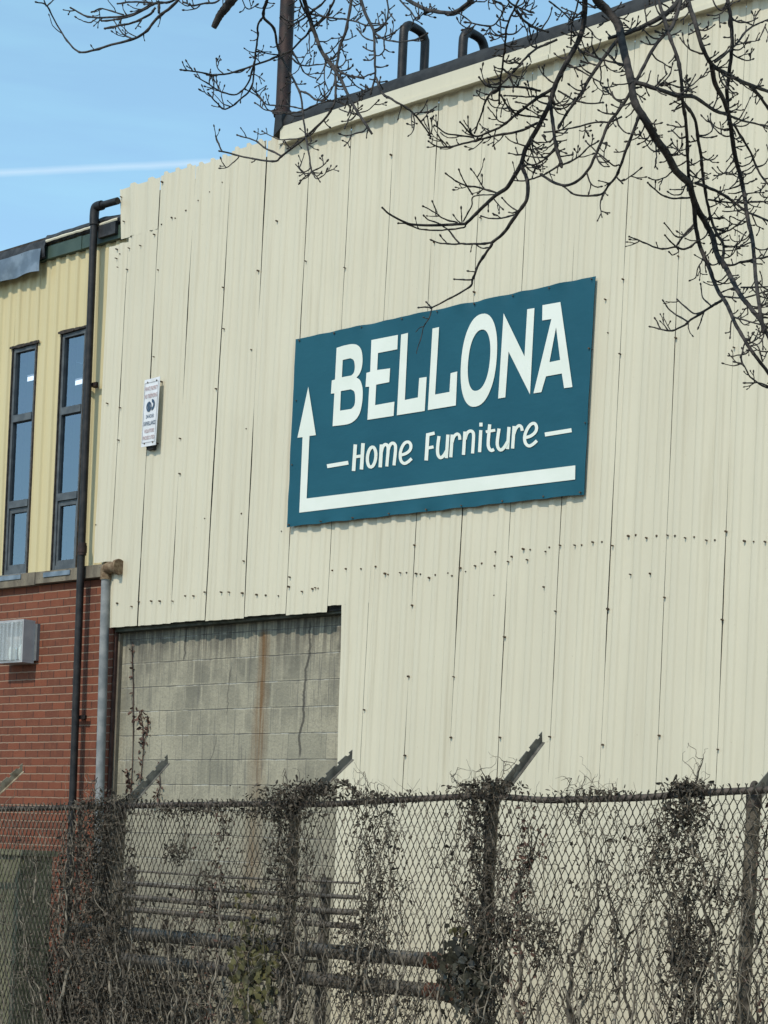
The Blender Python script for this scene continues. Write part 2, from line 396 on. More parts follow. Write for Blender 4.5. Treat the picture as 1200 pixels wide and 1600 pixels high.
def zedge(px, py): return float(P(px, py, YC)[2])
zcl = zedge(172, 981); zcr = zedge(510, 955)
def zbot(x):
    a, b = P(172, 981, YC), P(510, 955, YC); return float(a[2]+(b[2]-a[2])*(x-a[0])/(b[0]-a[0]))
# left end: upper flap, middle strip over the yellow wall, lower strip
e0 = seam_fn((188, 295), (190, 372)); e1 = seam_fn((172, 386), (149, 878)); e2 = seam_fn((183, 885), (172, 981))
z_a, z_b, z_c, z_d = zedge(188, 295), zedge(190, 374), zedge(172, 386), zedge(149, 880)
def lean(z): return SE[0](z)
sheet(e0, gap(SE[1], -.004), z_b, z_a, 1, .7, 3.0, 1)
sheet(e1, gap(SE[0], -.003), z_d, z_c, 2, 1.6, 2.9)
sheet(gap(SE[0], .002), gap(SE[1], -.004), z_d, z_b, 3, 0, 2.2)
sheet(gap(SE[0], .002), gap(SE[1], -.004), zbot(SE[0](3.4)), z_d, 4, 0, 2.2)
sheet(e2, gap(SE[0], -.002), zbot(float(e2(3.3))), zedge(180, 884), 5, 2.0, 2.9) if e2(3.3) < SE[0](3.3)-.02 else None
gw = [0, .006, .004, .009, .007, .008, .005, .004, .0036, .004, .0034, .003, .0036, .003, .003, .0034]
z_open = P(534, 945, YC)[2]; x_open = lambda z: float(P(534, 946, YC)[0] + (P(534, 946, YC)[0]-P(526, 1240, YC)[0])/(P(534, 946, YC)[2]-P(526, 1240, YC)[2])*(z-P(534, 946, YC)[2]))
for i in range(1, len(SE)-1):
    G = gw[i] if i < len(gw) else .0034
    a, b = gap(SE[i], G*.5), gap(SE[i+1], -.5*(gw[i+1] if i+1 < len(gw) else .0034))
    zt = Ztop+.06 if i >= 5 else zedge(188, 295)+(.015*math.sin(i*2.4)) + (zedge(430, 213)-zedge(188, 295))*(i-1)/4.2
    if i < 6: sheet(a, b, zbot(a(zb0))+.012*math.sin(i*3.3), zt, 10+i, jag=1 if i < 5 else 0)
    elif i == 6:
        sheet(a, b, z_open, zt, 16)
        sheet(x_open, b, .02, z_open, 17, 1.0, 3.0)
    else: sheet(a, b, .02, zt, 10+i)
clad.build('cladding', M_CREAM, house, smooth=25)
# dark backing behind the lapped joints
bk = MB(); xo = x_open(2)
bk.box(P(200, 600, -.05)[0], X_RIGHT, -.052, .055, z_open-.02, Ztop-.03)
bk.box(P(176, 600, -.05)[0], P(200, 600, -.05)[0]-.002, -.052, -.03, z_d+.02, z_c-.02)
bk.box(P(200, 900, -.05)[0], xo+.09, -.050, .053, zbot(P(520, 950, YC)[0])+.005, z_open-.022)
bk.box(P(186, 900, -.05)[0], P(200, 900, -.05)[0]-.002, -.050, -.03, zcl+.03, z_d+.018)
bk.box(xo+.012, X_RIGHT, -.048, .057, 0, z_open-.024)
bk.build('backing', M_DARK, house)
bw = MB(); bw.box(P(168, 1000, YB)[0], xo+.3, YB, YB+.19, 0, z_open+.3)
bw.build('block_wall', M_BLOCK, house)
ms_ = MB(); ms_.box(P(168, 1000, YB)[0]+.02, X_RIGHT, .30, 9, 0, Ztop-.05); ms_.build('building_core', M_DARK, house)
# pale cement strip at the left edge of the blocks
cs = MB(); xa, xb = P(177, 1150, .05)[0], P(184, 1150, .05)[0]
V0 = P(181, 990, .02); V1 = P(188, 990, .02); V2 = P(178, 1260, .02); V3 = P(168, 1260, .02)
cs.prism([V0, V1, (V2[0], .02, .02), (V3[0], .02, .02)], (0, .038, 0)); cs.build('corner_strip', M_STONE, house)
# trim and coping
xt0 = P(437, 200, -.16)[0]
tz1 = P(700, 113, -.16)[2]
tm = MB()
NX = 40
for xa_, xb_ in zip(np.linspace(xt0, X_RIGHT, 7)[:-1], np.linspace(xt0, X_RIGHT, 7)[1:]):
    tm.box(xa_+.003, xb_-.003, -.155, -.045, Ztop, tz1)
    tm.box(xa_+.004, xb_-.004, -.172, -.157, Ztop-.014, Ztop+.022)
tm.build('trim', M_TRIM, house)
cp = MB(); xc0 = P(428, 212, -.14)[0]; cz1 = P(700, 92, -.12)[2]
V = []
prof = [(-.148, tz1+.002), (-.150, tz1+.05), (-.12, cz1-.02), (-.06, cz1), (.22, cz1+.01), (.25, tz1+.002)]
xs_ = np.linspace(xt0-.02, X_RIGHT, 120)
for x in xs_:
    for (yy, z_) in prof:
        V.append((x, yy+.006*nz(x*3, z_*4, 1), z_+(.010*nz(x*2.3, yy*5, 7) if z_ > tz1+.01 else 0)))
cp.grid(V, len(xs_), len(prof))
cp.add([V[i] for i in range(len(prof))], [tuple(range(len(prof)))[::-1]])
# slanting felt end piece
q0, q1, q2, q3 = P(427, 213, -.17), P(441, 196, -.17), P(438, 176, -.17), P(430, 180, -.17)
cp.prism([q0, q1, (xt0+.03, -.17, tz1+.05), (xt0+.03, -.17, cz1-.01), q2, q3], (0, .3, 0))
cp.build('coping', M_COPING, house, smooth=40)
# flashing strip beside the downpipe
fl = MB(); a, b, c_, d = P(174, 897, -.06), P(182, 897, -.06), P(176, 979, -.06), P(169, 981, -.06)
fl.prism([a, b, c_, d], (0, .03, 0)); fl.build('edge_flashing', M_TRIM, house)
# green packing strip over the opening
gp = MB(); a, b = P(505, 956, -.03), P(534, 948, -.03)
gp.prism([(P(180, 990, -.03)[0], -.03, zbot(P(180, 985, -.03)[0])-.035), (b[0], -.03, b[2]-.055), (b[0], -.03, b[2]+.02), (P(180, 990, -.03)[0], -.03, zbot(P(180, 985, -.03)[0])+.03)], (0, .12, 0))
gp.build('lintel_strip', simple('green grey lintel', (.05, .055, .04), (.10, .10, .075), .8, 12), house)
# screws: heads with rust marks
sc_pts = [(160+x/3, 280+y/3) for x, y in [(277,12),(563,15),(504,60),(450,100),(392,147),(324,180),(342,183),(278,212),(240,258),(175,310),(122,322),(98,197),(85,82),(64,327),(82,350),(62,370),(70,412),(113,422),(260,425),(563,506),(727,428),(950,383),(1133,414),(697,799),(531,982),(675,1170),(362,1215),(239,832),(20,1050),(80,1070),(72,1222),(815,195),(565,700)]]
sc_pts += [(480+x/1.667, 800+y/1.667) for x, y in [(278,86),(272,243),(262,428),(253,634),(397,145),(380,429),(373,587),(522,129),(512,325),(500,587),(657,86),(645,258),(630,585),(793,87),(781,252),(768,606),(937,60),(929,222),(915,582),(1089,50),(1079,280),(1068,618),(147,515),(487,217),(615,195),(840,162),(892,160),(65,152),(100,148),(140,148),(178,142),(201,160),(211,163),(241,158),(259,158),(282,160),(295,162),(316,171),(334,164),(367,159),(377,166),(413,155),(436,140),(455,134),(490,104),(488,140),(532,116),(561,96),(571,124),(581,98),(620,103),(631,92),(695,86),(715,86),(742,78),(768,78),(835,62),(856,60),(882,67),(910,62),(958,62),(983,67),(1008,65),(1038,73),(1062,73),(1137,75),(1163,77),(1191,77),(20,197),(29,200)]]
sc_pts += [(x/2, 860+y/2) for x, y in [(365,165),(410,175),(432,160),(471,158),(497,158),(537,158),(578,142),(603,142),(638,130),(689,130),(713,130),(755,133),(800,138),(830,140),(870,142),(903,83),(900,113),(942,128),(975,120),(995,118),(760,33),(300,-80),(640,-100),(755,-115),(880,-60),(560,-240)]]
sc_pts += [(600+x/2, y/2) for x, y in [(20,483),(155,757),(280,912),(745,872),(735,1105),(700,1040),(918,800),(910,1055),(1092,1085),(690,935),(300,680)]]
rest = MB()
for si, (px, py) in enumerate(sorted(sc_pts, key=lambda q_: -q_[0])):
    p = P(px, py, YC-RIB-.001); r_ = random.uniform(.0042, .0075); n6 = 8; y_ = p[1]
    ring = lambda r, y: [(p[0]+r*math.cos(i*2*math.pi/n6), y, p[2]+r*math.sin(i*2*math.pi/n6)) for i in range(n6)]
    V = ring(r_*1.25, y_+.02)+ring(r_*1.25, y_-.003)+ring(r_*.8, y_-.004)+ring(r_*.6, y_-.011)
    Fc = [(a*n6+i, a*n6+(i+1) % n6, (a+1)*n6+(i+1) % n6, (a+1)*n6+i) for a in range(3) for i in range(n6)]+[tuple(range(3*n6, 4*n6))]
    if si < 100: sw = MB(); sw.add(V, Fc); sw.build('screw', M_SCREW, house)
    else: rest.add(V, Fc)
rest.build('screws', M_SCREW, house)['kind'] = 'stuff'

# ladder hoops and pipe on the warehouse roof
def hoop(pl, pr, ytop, lab):
    base = P(*pl, -.02); b2_ = P(*pr, -.02)
    r_ = .039; zt = P(pl[0]+8, ytop, .05)[2]; y0_, y1_ = .02, .30
    x_ = P(pl[0], pl[1], y0_)[0]
    zb = cz1-.10
    pts = [(x_, y0_, zb), (x_, y0_, zt-.12), (x_, y0_+.015, zt-.05), (x_, y0_+.06, zt-.008), (x_, y0_+.12, zt), (x_, y1_-.10, zt), (x_, y1_-.05, zt-.01), (x_, y1_-.012, zt-.05), (x_, y1_, zt-.12), (x_, y1_, zb)]
    t = thing('roof_hoop', (x_, y0_, zb), lab, 'handrail', 'ladder hoops above the roof edge')
    m = MB(); m.tube(spline(pts, 4), r_, 10); m.build('hoop_tube', M_BLACKPIPE, t, smooth=40)
    for yk in (y0_, y1_): m = MB(); m.box(x_-.06, x_+.06, yk-.06, yk+.06, cz1-.03, cz1+.015); m.build('foot_plate', M_BLACKPIPE, t)
hoop((629, 90), (655, 80), 36, 'taller black inverted U hoop on the roof edge, nearer the rusty pole')
hoop((723, 80), (748, 70), 46, 'shorter black inverted U hoop on the roof edge, farther from the rusty pole')
pb = P(441, 205, .0); 
rp = thing('roof_pipe', (pb[0], .0, cz1-.15), 'tall rusty brown pole rising from the left end of the black roof edge', 'pole')
m = MB(); tp = P(452, -60, .0); a = np.array([P(440, 215, 0)[0], 0, cz1-.15]); m.tube([a, a*.5+tp*.5, tp, tp+(tp-a)*.2], .066, 14); m.build('shaft', M_RUSTPIPE, rp, smooth=40)
m = MB(); e_ = a+(tp-a)*.80; m.tube([e_, e_+(tp-a)*.03], .074, 14); m.build('collar', M_RUSTPIPE, rp, smooth=40); m = MB(); m.tube([a+(tp-a)*.12, a+(tp-a)*.15], .082, 14); m.build('collar', M_RUSTPIPE, rp, smooth=40)

# ------------------------------------------------------------------ brick office on the left
XL = -30.0
YY = 0.0                                           # pan of the yellow sheet
xbr = P(172, 1100, -.02)[0]
office = thing('brick_office', (P(90, 1100, 0)[0], 0, 0), 'low red brick building with yellow ribbed metal upper storey and narrow windows', 'building')
z_sill0 = float(P(90, 909, -.09)[2]); z_sill1 = float(P(90, 889, -.09)[2])
m = MB(); m.box(XL, xbr, -.02, .09, 0, z_sill0-.005); m.build('brick_wall', M_BRICK, office)
m = MB(); m.box(xbr+.003, xbr+.035, -.01, .10, 0, z_sill0); m.build('shaded_brick_end', M_DARKBROWN, office)  # end face of the brick wall, its shade painted as a dark brown strip
m = MB(); 
edges = [XL]+[float(P(px, 900, -.09)[0]) for px in (-120, -20, 55, 128, 160)]
for a, b in zip(edges[:-1], edges[1:]): m.box(a+.004, b-.004, -.088+random.uniform(-.004, .004), .12, z_sill0+random.uniform(-.006, .006), z_sill1+random.uniform(-.01, .006))
m.build('sill', M_STONE, office)
# yellow cladding with window holes
Zy1 = float(P(90, 378, YY)[2])
wins = [((18.6, 541), (57, 536), (44, 889), (6, 896)), ((95, 518), (134.5, 511), (121, 884), (81, 889))]
ycl = MB()
wx = []
for wn_ in wins:
    q = [P(*p_, YY-.012) for p_ in wn_]
    wx.append(((q[0][0]+q[3][0])/2, (q[1][0]+q[2][0])/2, min(q[2][2], q[3][2])-.02, (q[0][2]+q[1][2])/2))
def strip(x0, x1, z0, z1, seed):
    q0_ = (x0+40)/.155; q1_ = (x1+40)/.155
    sheet(lambda z: x0, lambda z: x1, z0, z1, seed, q0_, q1_, 0, YY, .8, ycl, .022)
cuts = [wx[0][0]-6, wx[0][0], wx[0][1], wx[1][0], wx[1][1], float(P(200, 600, YY)[0])]
strip(cuts[0], cuts[1], z_sill1-.02, Zy1, 31)
strip(cuts[1], cuts[2], wx[0][3], Zy1, 32)
strip(cuts[2], cuts[3], z_sill1-.02, Zy1, 33)
strip(cuts[3], cuts[4], wx[1][3], Zy1, 34)
strip(cuts[4], cuts[5], z_sill1-.02, Zy1, 35)
ycl.build('cladding', M_YELLOW, office, smooth=25)
# wall behind with holes
m = MB()
m.box(XL, cuts[1]-.015, .03, .20, z_sill1-.1, Zy1+.1); m.box(cuts[2]+.015, cuts[3]-.015, .03, .20, z_sill1-.1, Zy1+.1); m.box(cuts[4]+.015, cuts[5], .03, .20, z_sill1-.1, Zy1+.1)
m.box(cuts[1]-.014, cuts[2]+.014, .03, .20, wx[0][3]+.02, Zy1+.1); m.box(cuts[3]-.014, cuts[4]+.014, .03, .20, wx[1][3]+.02, Zy1+.1)
m.build('backing', M_REVEAL, office)
# room behind the windows
m = MB(); rx0, rx1, rz0, rz1 = cuts[1]-3.0, cuts[5]+.2, z_sill1-.6, Zy1+.05
m.box(rx0, rx1, 4.2, 4.3, rz0, rz1); m.box(rx0, rx1, .21, 4.19, rz1+.001, rz1+.1); m.box(rx0, rx1, .21, 4.19, rz0-.1, rz0-.001)
m.box(rx0-.1, rx0-.001, .21, 4.3, rz0, rz1); m.box(rx1+.001, rx1+.1, .21, 4.3, rz0, rz1); m.build('room', M_ROOM, office)
m = MB(); m.box(XL, P(170, 1000, .3)[0]-.02, .12, 8, 0, z_sill0-.7); m.box(XL, xbr, 4.6, 8.2, z_sill0-.6, Zy1+.02); m.build('building_core', M_DARK, office)
for wi, (x0, x1, z0, z1) in enumerate(wx):
    zs_ = [float(P((wins[wi][0][0]+wins[wi][3][0])/2, py, 0)[2]) for py in ((657, 790), (645, 778))[wi]]
    fr_ = MB(); fw = .034
    y0_, y1_ = -.005, .045
    fr_.box(x0+.012, x0+.012+fw, y0_, y1_, z0, z1-.02); fr_.box(x1-.012-fw, x1-.012, y0_, y1_, z0, z1-.02)
    ins0, ins1 = x0+.012+fw+.001, x1-.012-fw-.001
    fr_.box(ins0, ins1, y0_+.002, y1_-.002, z1-.02-fw*1.2, z1-.022); fr_.box(ins0, ins1, y0_+.002, y1_-.002, z0, z0+fw*1.5)
    for zq in zs_: fr_.box(ins0, ins1, y0_-.008, y1_-.004, zq-.036, zq+.036)
    # inner sash of the lowest pane
    zl = zs_[1]-.037
    fr_.box(ins0, ins0+.03, 0.008, .04, z0+fw*1.5+.001, zl-.001); fr_.box(ins1-.03, ins1, 0.008, .04, z0+fw*1.5+.001, zl-.001)
    fr_.box(ins0+.031, ins1-.031, .008, .04, zl-.05, zl-.002); fr_.box(ins0+.031, ins1-.031, 0.008, .04, z0+fw*1.5+.002, z0+fw*1.5+.05)
    win = fr_.build('window', M_FRAME, office)
    gl_ = MB(); lev = [z0+fw*1.5, zs_[1]-.036, zs_[1]+.036, zs_[0]-.036, zs_[0]+.036, z1-.02-fw*1.2]
    for a, b, yg in ((lev[0], lev[1], .03), (lev[2], lev[3], .022), (lev[4], lev[5], .024)):
        gl_.add([(ins0-.004, yg, a-.004), (ins1+.004, yg, a-.004), (ins1+.004, yg, b+.004), (ins0-.004, yg, b+.004)], [(0, 1, 2, 3)])
    gl_.build('pane', M_GLASS, win)
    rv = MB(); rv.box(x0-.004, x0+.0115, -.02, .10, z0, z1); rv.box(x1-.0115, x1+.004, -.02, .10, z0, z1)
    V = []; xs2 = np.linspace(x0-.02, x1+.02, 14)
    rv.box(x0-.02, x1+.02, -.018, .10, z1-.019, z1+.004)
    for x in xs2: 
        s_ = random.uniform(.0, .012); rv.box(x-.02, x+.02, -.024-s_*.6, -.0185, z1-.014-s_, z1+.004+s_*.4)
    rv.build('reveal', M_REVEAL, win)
    # metal drip flashing under the window
    fl = MB(); fl.prism([(x0-.01, -.03, z0-.001), (x0-.01, -.10, z0-.03), (x0-.01, -.10, z0-.075), (x0-.01, -.085, z0-.075), (x0-.01, -.02, z0-.02)], (x1-x0+.02, 0, 0))
    fl.build('drip_plate', M_GREYFLASH, win)
    pl_ = P((38, 112)[wi]+10, (592, 598)[wi], 1.6)
    t = thing('ceiling_lamp', (pl_[0], 1.6, pl_[2]), 'lit white tube lamp seen through the %s window' % (('narrow window left of the other', 'narrow window beside the black pipe')[wi]), 'lamp', 'office tube lamps')
    m = MB(); m.tube([(pl_[0]-.42, 1.6, pl_[2]), (pl_[0]+.7, 1.6, pl_[2]+.01)], .026, 8); m.build('tube', M_TUBE, t)
    m = MB(); m.box(pl_[0]-.44, pl_[0]+.72, 1.57, 1.63, pl_[2]+.040, pl_[2]+.06); m.build('housing', M_ROOM, t)
# roof edge: green fascia, lifted felt, grey lead
xg0, xg1 = float(P(66, 420, -.06)[0]), float(P(191, 372, -.06)[0])
zf0 = float(P(120, 391, -.06)[2]); zf1 = float(P(120, 371, -.06)[2])
m = MB(); m.box(XL, xg0-.004, -.055, .3, zf0, zf1); m.box(xg0, xg1, -.060, .3, zf0, zf1)
m.box(xg0+.55, xg0+.62, -.066, -.0605, zf0-.005, zf1); m.build('fascia', M_GREENFASCIA, office)
def felt(xa, xb, ya, zlo, zhi, seed, mb, n=60, th=.012, drop=.03):
    V = []; xs_ = np.linspace(xa, xb, n)
    for x in xs_:
        n1, n2 = nz(x*4, seed, 1), nz(x*9, seed, 5)
        for j, (yy, z_) in enumerate([(ya+.30, zhi+.03), (ya+.10, zhi+.02), (ya+.015, zhi), (ya-.012, (zlo+zhi)/2), (ya, zlo-drop*abs(n2))]):
            V.append((x, yy+.014*n2*(j > 1), z_+.018*n1*(j < 4)+.012*n2))
    mb.grid(V, n, 5); W = [(x, y+th, z-th) for x, y, z in V]; mb.grid(W, n, 5)
    k_ = len(V); mb.add(V[4::5]+W[4::5], [(i, i+1, n+i+1, n+i) for i in range(n-1)])
m = MB()
zfe0, zfe1 = float(P(30, 412, -.1)[2]), float(P(30, 388, -.1)[2])
felt(float(P(71, 377, -.1)[0])-5, float(P(71, 377, -.1)[0]), -.10, zfe0, zfe1+.02, 3, m, 70)
felt(float(P(70, 388, -.08)[0]), xg1, -.075, zf1+.03, float(P(120, 352, -.08)[2]), 8, m, 60)
a = P(153, 365, -.1); m.box(a[0], a[0]+.26, -.10, -.062, zf0+.04, zf1+.03)
m.build('roofing_felt', M_MEMBRANE, office, smooth=30)
m = MB()
ridge = float(P(120, 362, -.09)[2])
V = []; xs_ = np.linspace(float(P(70, 388, -.1)[0]), float(P(182, 356, -.1)[0]), 40)
for x in xs_:
    b_ = ridge+.02*nz(x*3, 2, 2)
    for (yy, dz) in ((-.092, -.012), (-.098, .0), (-.092, .014)): V.append((x, yy, b_+dz+.004*nz(x*14, dz*20, 3)))
m.grid(V, 40, 3); m.build('edge_strip', M_TRIM, office)
m = MB(); V = []; xb = float(P(64, 390, -.115)[0]); xa = xb-5; n = 110
for x in np.linspace(xa, xb, n):
    for j in range(6):
        u = j/5; V.append((x, -.118-.03*u*abs(nz(x*2.1, 5, 1))-.018*math.sin(x*9+2*u)*u, float(P(35, 396, -.115)[2])*(1-u)+float(P(35, 431, -.115)[2])*u+.02*nz(x*3, u, 8)))
m.grid(V, n, 6); m.build('lead_flashing', M_GREYFLASH, office, smooth=40)

# ------------------------------------------------------------------ pipes on the facade
yp = -.13
def at(px, py, y=yp): return P(px, py, y)
t = thing('drain_pipe', (at(112, 1262)[0], yp, 0), 'tall black iron pipe with an elbow at its top, in front of brick and windows', 'pipe')
m = MB(); r_ = .037
top_ = at(149, 322); elb = at(187, 322)
bot = at(113, 1262); kdir = (at(147, 345)-bot)/(at(147, 345)[2]-bot[2])
main = [bot+kdir*(0.0-bot[2]+.02), bot, at(127, 870), at(147, 350)]
m.tube(main, r_, 14); 
hz_ = np.array([at(158, 321)[0], yp, at(158, 321)[2]])
m.tube([hz_, (P(200, 325)[0], yp, hz_[2]-.005)], r_*.92, 14); m.build('shaft', M_BLACKPIPE, t, smooth=40)
m = MB(); m.tube(spline([at(147, 352), at(147.5, 335), at(150, 324), hz_+np.array([.015, 0, 0])], 6), r_*1.25, 14); m.build('elbow', M_BLACKPIPE, t, smooth=40)
m = MB(); cdir = kdir
cc = at(128.5, 858); m.tube([cc-kdir*.035, cc+kdir*.035], r_*1.25, 14); m.tube([cc-kdir*.06, cc+kdir*.06], r_*1.1, 14); m.build('coupling', M_RUSTPIPE, t, smooth=40)
for pp in ((137, 600), (119, 1120)):
    m = MB(); q = at(*pp); m.box(q[0]-.09, q[0]+.09, yp+.035, yp+.06, q[2]-.018, q[2]+.018)
    m.box(q[0]-.02, q[0]+.02, yp+.061, -.015, q[2]-.015, q[2]+.015); m.build('bracket', M_RUSTPIPE, t)
yg = -.12
t = thing('downpipe', (P(158, 1262, yg)[0], yg, 0), 'grey painted downpipe with a rusty elbow beside the brick corner', 'pipe')
b0 = P(155.5, 1250, yg); b1 = P(165.5, 903, yg); kd = (b1-b0)/(b1[2]-b0[2])
m = MB(); m.tube([b0+kd*(.02-b0[2]), b0, b1], .044, 14); m.build('shaft', M_GREYPIPE, t, smooth=40)
m = MB(); m.tube(spline([P(165.5, 906, yg), P(166, 893, yg), P(169, 888, yg-.01), P(184, 886, yg-.01)], 6), .056, 14); m.tube([P(183, 886, yg-.01), P(187, 885.5, yg-.01)], .075, 14)
m.build('elbow', M_RUSTYELBOW, t, smooth=40)
m = MB(); m.tube([b1-kd*.02, b1+kd*.012], .049, 14); m.build('joint_ring', M_LETTER, t, smooth=40)

# ------------------------------------------------------------------ wall lamp
yl = -.20
c0, c1_ = P(0, 969, yl), P(36, 1033, yl)
z0, z1 = float(P(40, 1034, yl)[2]), float(P(40, 967, yl)[2])
xr = float(P(36, 1000, yl)[0]); xl = xr-.44
t = thing('wall_light', (xr-.2, -.02, z0), 'boxy grey wall lamp with ribbed glass lens on the red brick', 'lamp')
m = MB(); m.box(xr-.36, xr+.035, -.055, -.021, z0+.03, z1-.03); m.build('base_plate', M_DARKBOX, t)
m = MB()
m.box(xl, xr, -.078, -.056, z0, z1); m.box(xl, xr, yl, -.079, z1-.022, z1); m.box(xl, xr, yl, -.079, z0, z0+.022)
m.box(xr-.018, xr, yl, -.079, z0+.023, z1-.023); m.box(xl, xl+.018, yl, -.079, z0+.023, z1-.023)
m.box(xr-.20, xr-.19, yl+.002, yl+.02, z0+.024, z1-.024)
m.build('housing', M_GREYBOX, t)
m = MB(); V = []
for i in range(15):
    u = i/14; x = xl+.02+(xr-.02-xl-.02)*u
    for j in range(9):
        z_ = z0+.024+(z1-z0-.048)*j/8; V.append((x, yl-.004-.03*math.sin(math.pi*u)**.5, z_))
m.grid(V, 15, 9); m.add([(a, b+.006, c) for a, b, c in V], [(i*9+j, i*9+j+1, (i+1)*9+j+1, (i+1)*9+j) for i in range(14) for j in range(8)]); m.build('lens', M_LENS, t, smooth=40)
m = MB(); 
for q in (.26, .12):
    V = []; m = MB()
    for i in range(9):
        a_ = -1.2+2.4*i/8
        for z_ in (z0+.03, z0+.17): V.append((xr-q+.05*math.sin(a_), -.085-.05*(1-math.cos(a_))*0-.02*abs(a_), z_))
    m.grid(V, 9, 2); m.build('reflector', M_REFL, t, smooth=60)
for q in (.27, .11): m = MB(); m.tube([(xr-q, -.13, z0+.03), (xr-q, -.13, z0+.09), (xr-q, -.13, z0+.15), (xr-q, -.13, z0+.19)], [.02, .034, .03, .008], 12); m.build('bulb', M_LETTER, t, smooth=50)

# ------------------------------------------------------------------ white security sign
ys = -.155
corners = [(226, 594), (250, 588), (243, 695), (220.5, 699)]
q = [P(px, py, ys) for px, py in corners]
o_ = (q[0]+q[1]+q[2]+q[3])/4
t = thing('security_sign', (o_[0], ys, o_[2]), 'narrow white notice with red and blue print on the cream cladding', 'sign')
m = MB(); m.prism(q, (0, .006, 0)); m.build('panel', M_WHITESIGN, t)
for u in (.22, .8):
    for qa, qb, dz in ((q[0], q[1], -.03), (q[3], q[2], .03)):
        pt = qa*(1-u)+qb*u; m = MB(); m.tube([(pt[0], ys-.004, pt[2]+dz), (pt[0], YC, pt[2]+dz)], .008, 8); m.build('bolt', M_SCREW, t)
m = MB(); m.prism([q[3]*.8+q[2]*.2+np.array([0, .02, .02]), q[3]*.25+q[2]*.75+np.array([0, .02, .02]), q[3]*.3+q[2]*.7+np.array([0, .02, -.03]), q[3]*.7+q[2]*.3+np.array([0, .02, -.03])], (0, .04, 0)); m.build('bracket', M_DARK, t)
def bil(u, v, y):                                 # u right, v down on the sign
    p_ = (q[0]*(1-u)+q[1]*u)*(1-v)+(q[3]*(1-u)+q[2]*u)*v; return (p_[0], y, p_[2])
def text_mesh(s_):
    cu = D.curves.new('t', 'FONT'); cu.body = s_; cu.resolution_u = 3; cu.offset = .008
    ob = D.objects.new('t', cu); me = D.meshes.new_from_object(ob)
    V = np.array([v_.co[:] for v_ in me.vertices]); Fc = [tuple(p_.vertices) for p_ in me.polygons]
    D.objects.remove(ob); D.meshes.remove(me); return V, Fc
def text_line(mb, s_, u0, u1, v0, v1):
    V, Fc = text_mesh(s_); lo, hi = V.min(0), V.max(0)
    mb.add([bil(u0+(u1-u0)*(x-lo[0])/(hi[0]-lo[0]), v1-(v1-v0)*(y-lo[1])/(hi[1]-lo[1]), ys-.004) for x, y, z in V], Fc)
red = MB(); blu = MB()
text_line(red, 'PRIVATE PROPERTY', .10, .90, .115, .175); text_line(red, 'NO TRESPASSING', .10, .90, .225, .285)
text_line(blu, '24-HOUR', .24, .76, .53, .585); text_line(blu, 'SURVEILLANCE', .10, .90, .63, .69)
text_line(red, 'VIOLATORS', .17, .83, .745, .80); text_line(red, 'PROSECUTED', .10, .90, .845, .90)
# frame line and emblem
def bar_uv(mb, u0, v0, u1, v1, y=ys-.004): mb.add([bil(u0, v0, y), bil(u1, v0, y), bil(u1, v1, y), bil(u0, v1, y)], [(0, 3, 2, 1)])
lin = MB()
bar_uv(lin, .06, .055, .92, .06); bar_uv(lin, .05, .94, .94, .945); bar_uv(lin, .05, .06, .065, .94); bar_uv(lin, .925, .06, .94, .94)
lin.build('border', M_DARKBOX, t)
def ell(mb, cu, cv, ru, rv, a0=0, a1=360, inner=0.0, n=28, y=ys-.004):
    V = []
    for i in range(n+1):
        a_ = R(a0+(a1-a0)*i/n)
        for r_ in (inner, 1.0): V.append(bil(cu+ru*r_*math.cos(a_), cv+rv*r_*math.sin(a_), y))
    mb.grid(V, n+1, 2)
ell(blu, .40, .415, .17, .075, inner=.62); ell(blu, .40, .415, .07, .052, inner=.05, y=ys-.005); ell(blu, .60, .395, .18, .082, -100, 95, inner=.45)
red.build('red_lettering', M_SIGNRED, t); blu.build('blue_lettering', M_SIGNBLUE, t)

# ------------------------------------------------------------------ banner
YBn = -.137
cor = [P(462, 530, YBn), P(930, 431, YBn), P(912, 773, YBn), P(448, 824, YBn)]
o_ = sum(cor)/4
def wr(x, z, u=None, v=None):
    return .0024*nz(x*2.4, z*3.6, 3)+.0014*nz(x*7+z*5, z*6, 9)
bn = thing('banner', (o_[0], YBn, o_[2]), 'big teal banner with white furniture shop lettering and an arrow, tied to the cream wall', 'banner')
m = MB(); nu, nv = 97, 49; V = []
for i in range(nu):
    u = i/(nu-1)
    for j in range(nv):
        v = j/(nv-1)
        p_ = (cor[0]*(1-u)+cor[1]*u)*(1-v)+(cor[3]*(1-u)+cor[2]*u)*v
        e = min(v, 1-v)*1.7; eu = min(u, 1-u)*3.4
        sag = .010*abs(math.sin(u*math.pi*9))*math.exp(-e*22)
        y_ = YBn+wr(p_[0], p_[2])+.014*(nz(u*23, v*2, 4)+.6*math.sin(u*math.pi*14+2.6*math.sin(u*9)))*math.exp(-e*16)+.008*nz(v*6, 1, 3)*math.exp(-eu*16)
        V.append((p_[0], y_-.0, p_[2]+(sag*.7 if v > .5 else -sag*.12)))
m.grid(V, nu, nv); m.add([(a, b+.002, c) for a, b, c in V], [(i*nv+j, i*nv+j+1, (i+1)*nv+j+1, (i+1)*nv+j) for i in range(nu-1) for j in range(nv-1)])
m.build('cloth', M_TEAL, bn, smooth=60)
for u in np.linspace(.01, .99, 9):
    for v in (.012, .988):
        m = MB()
        p_ = (cor[0]*(1-u)+cor[1]*u)*(1-v)+(cor[3]*(1-u)+cor[2]*u)*v
        m.tube([(p_[0]+random.uniform(-.05, .05)*(0 < u < .99), YBn-.012, p_[2]), (p_[0], YC-RIB+.01, p_[2])], random.uniform(.0045, .007), 8); m.build('grommet', M_SCREW, bn)
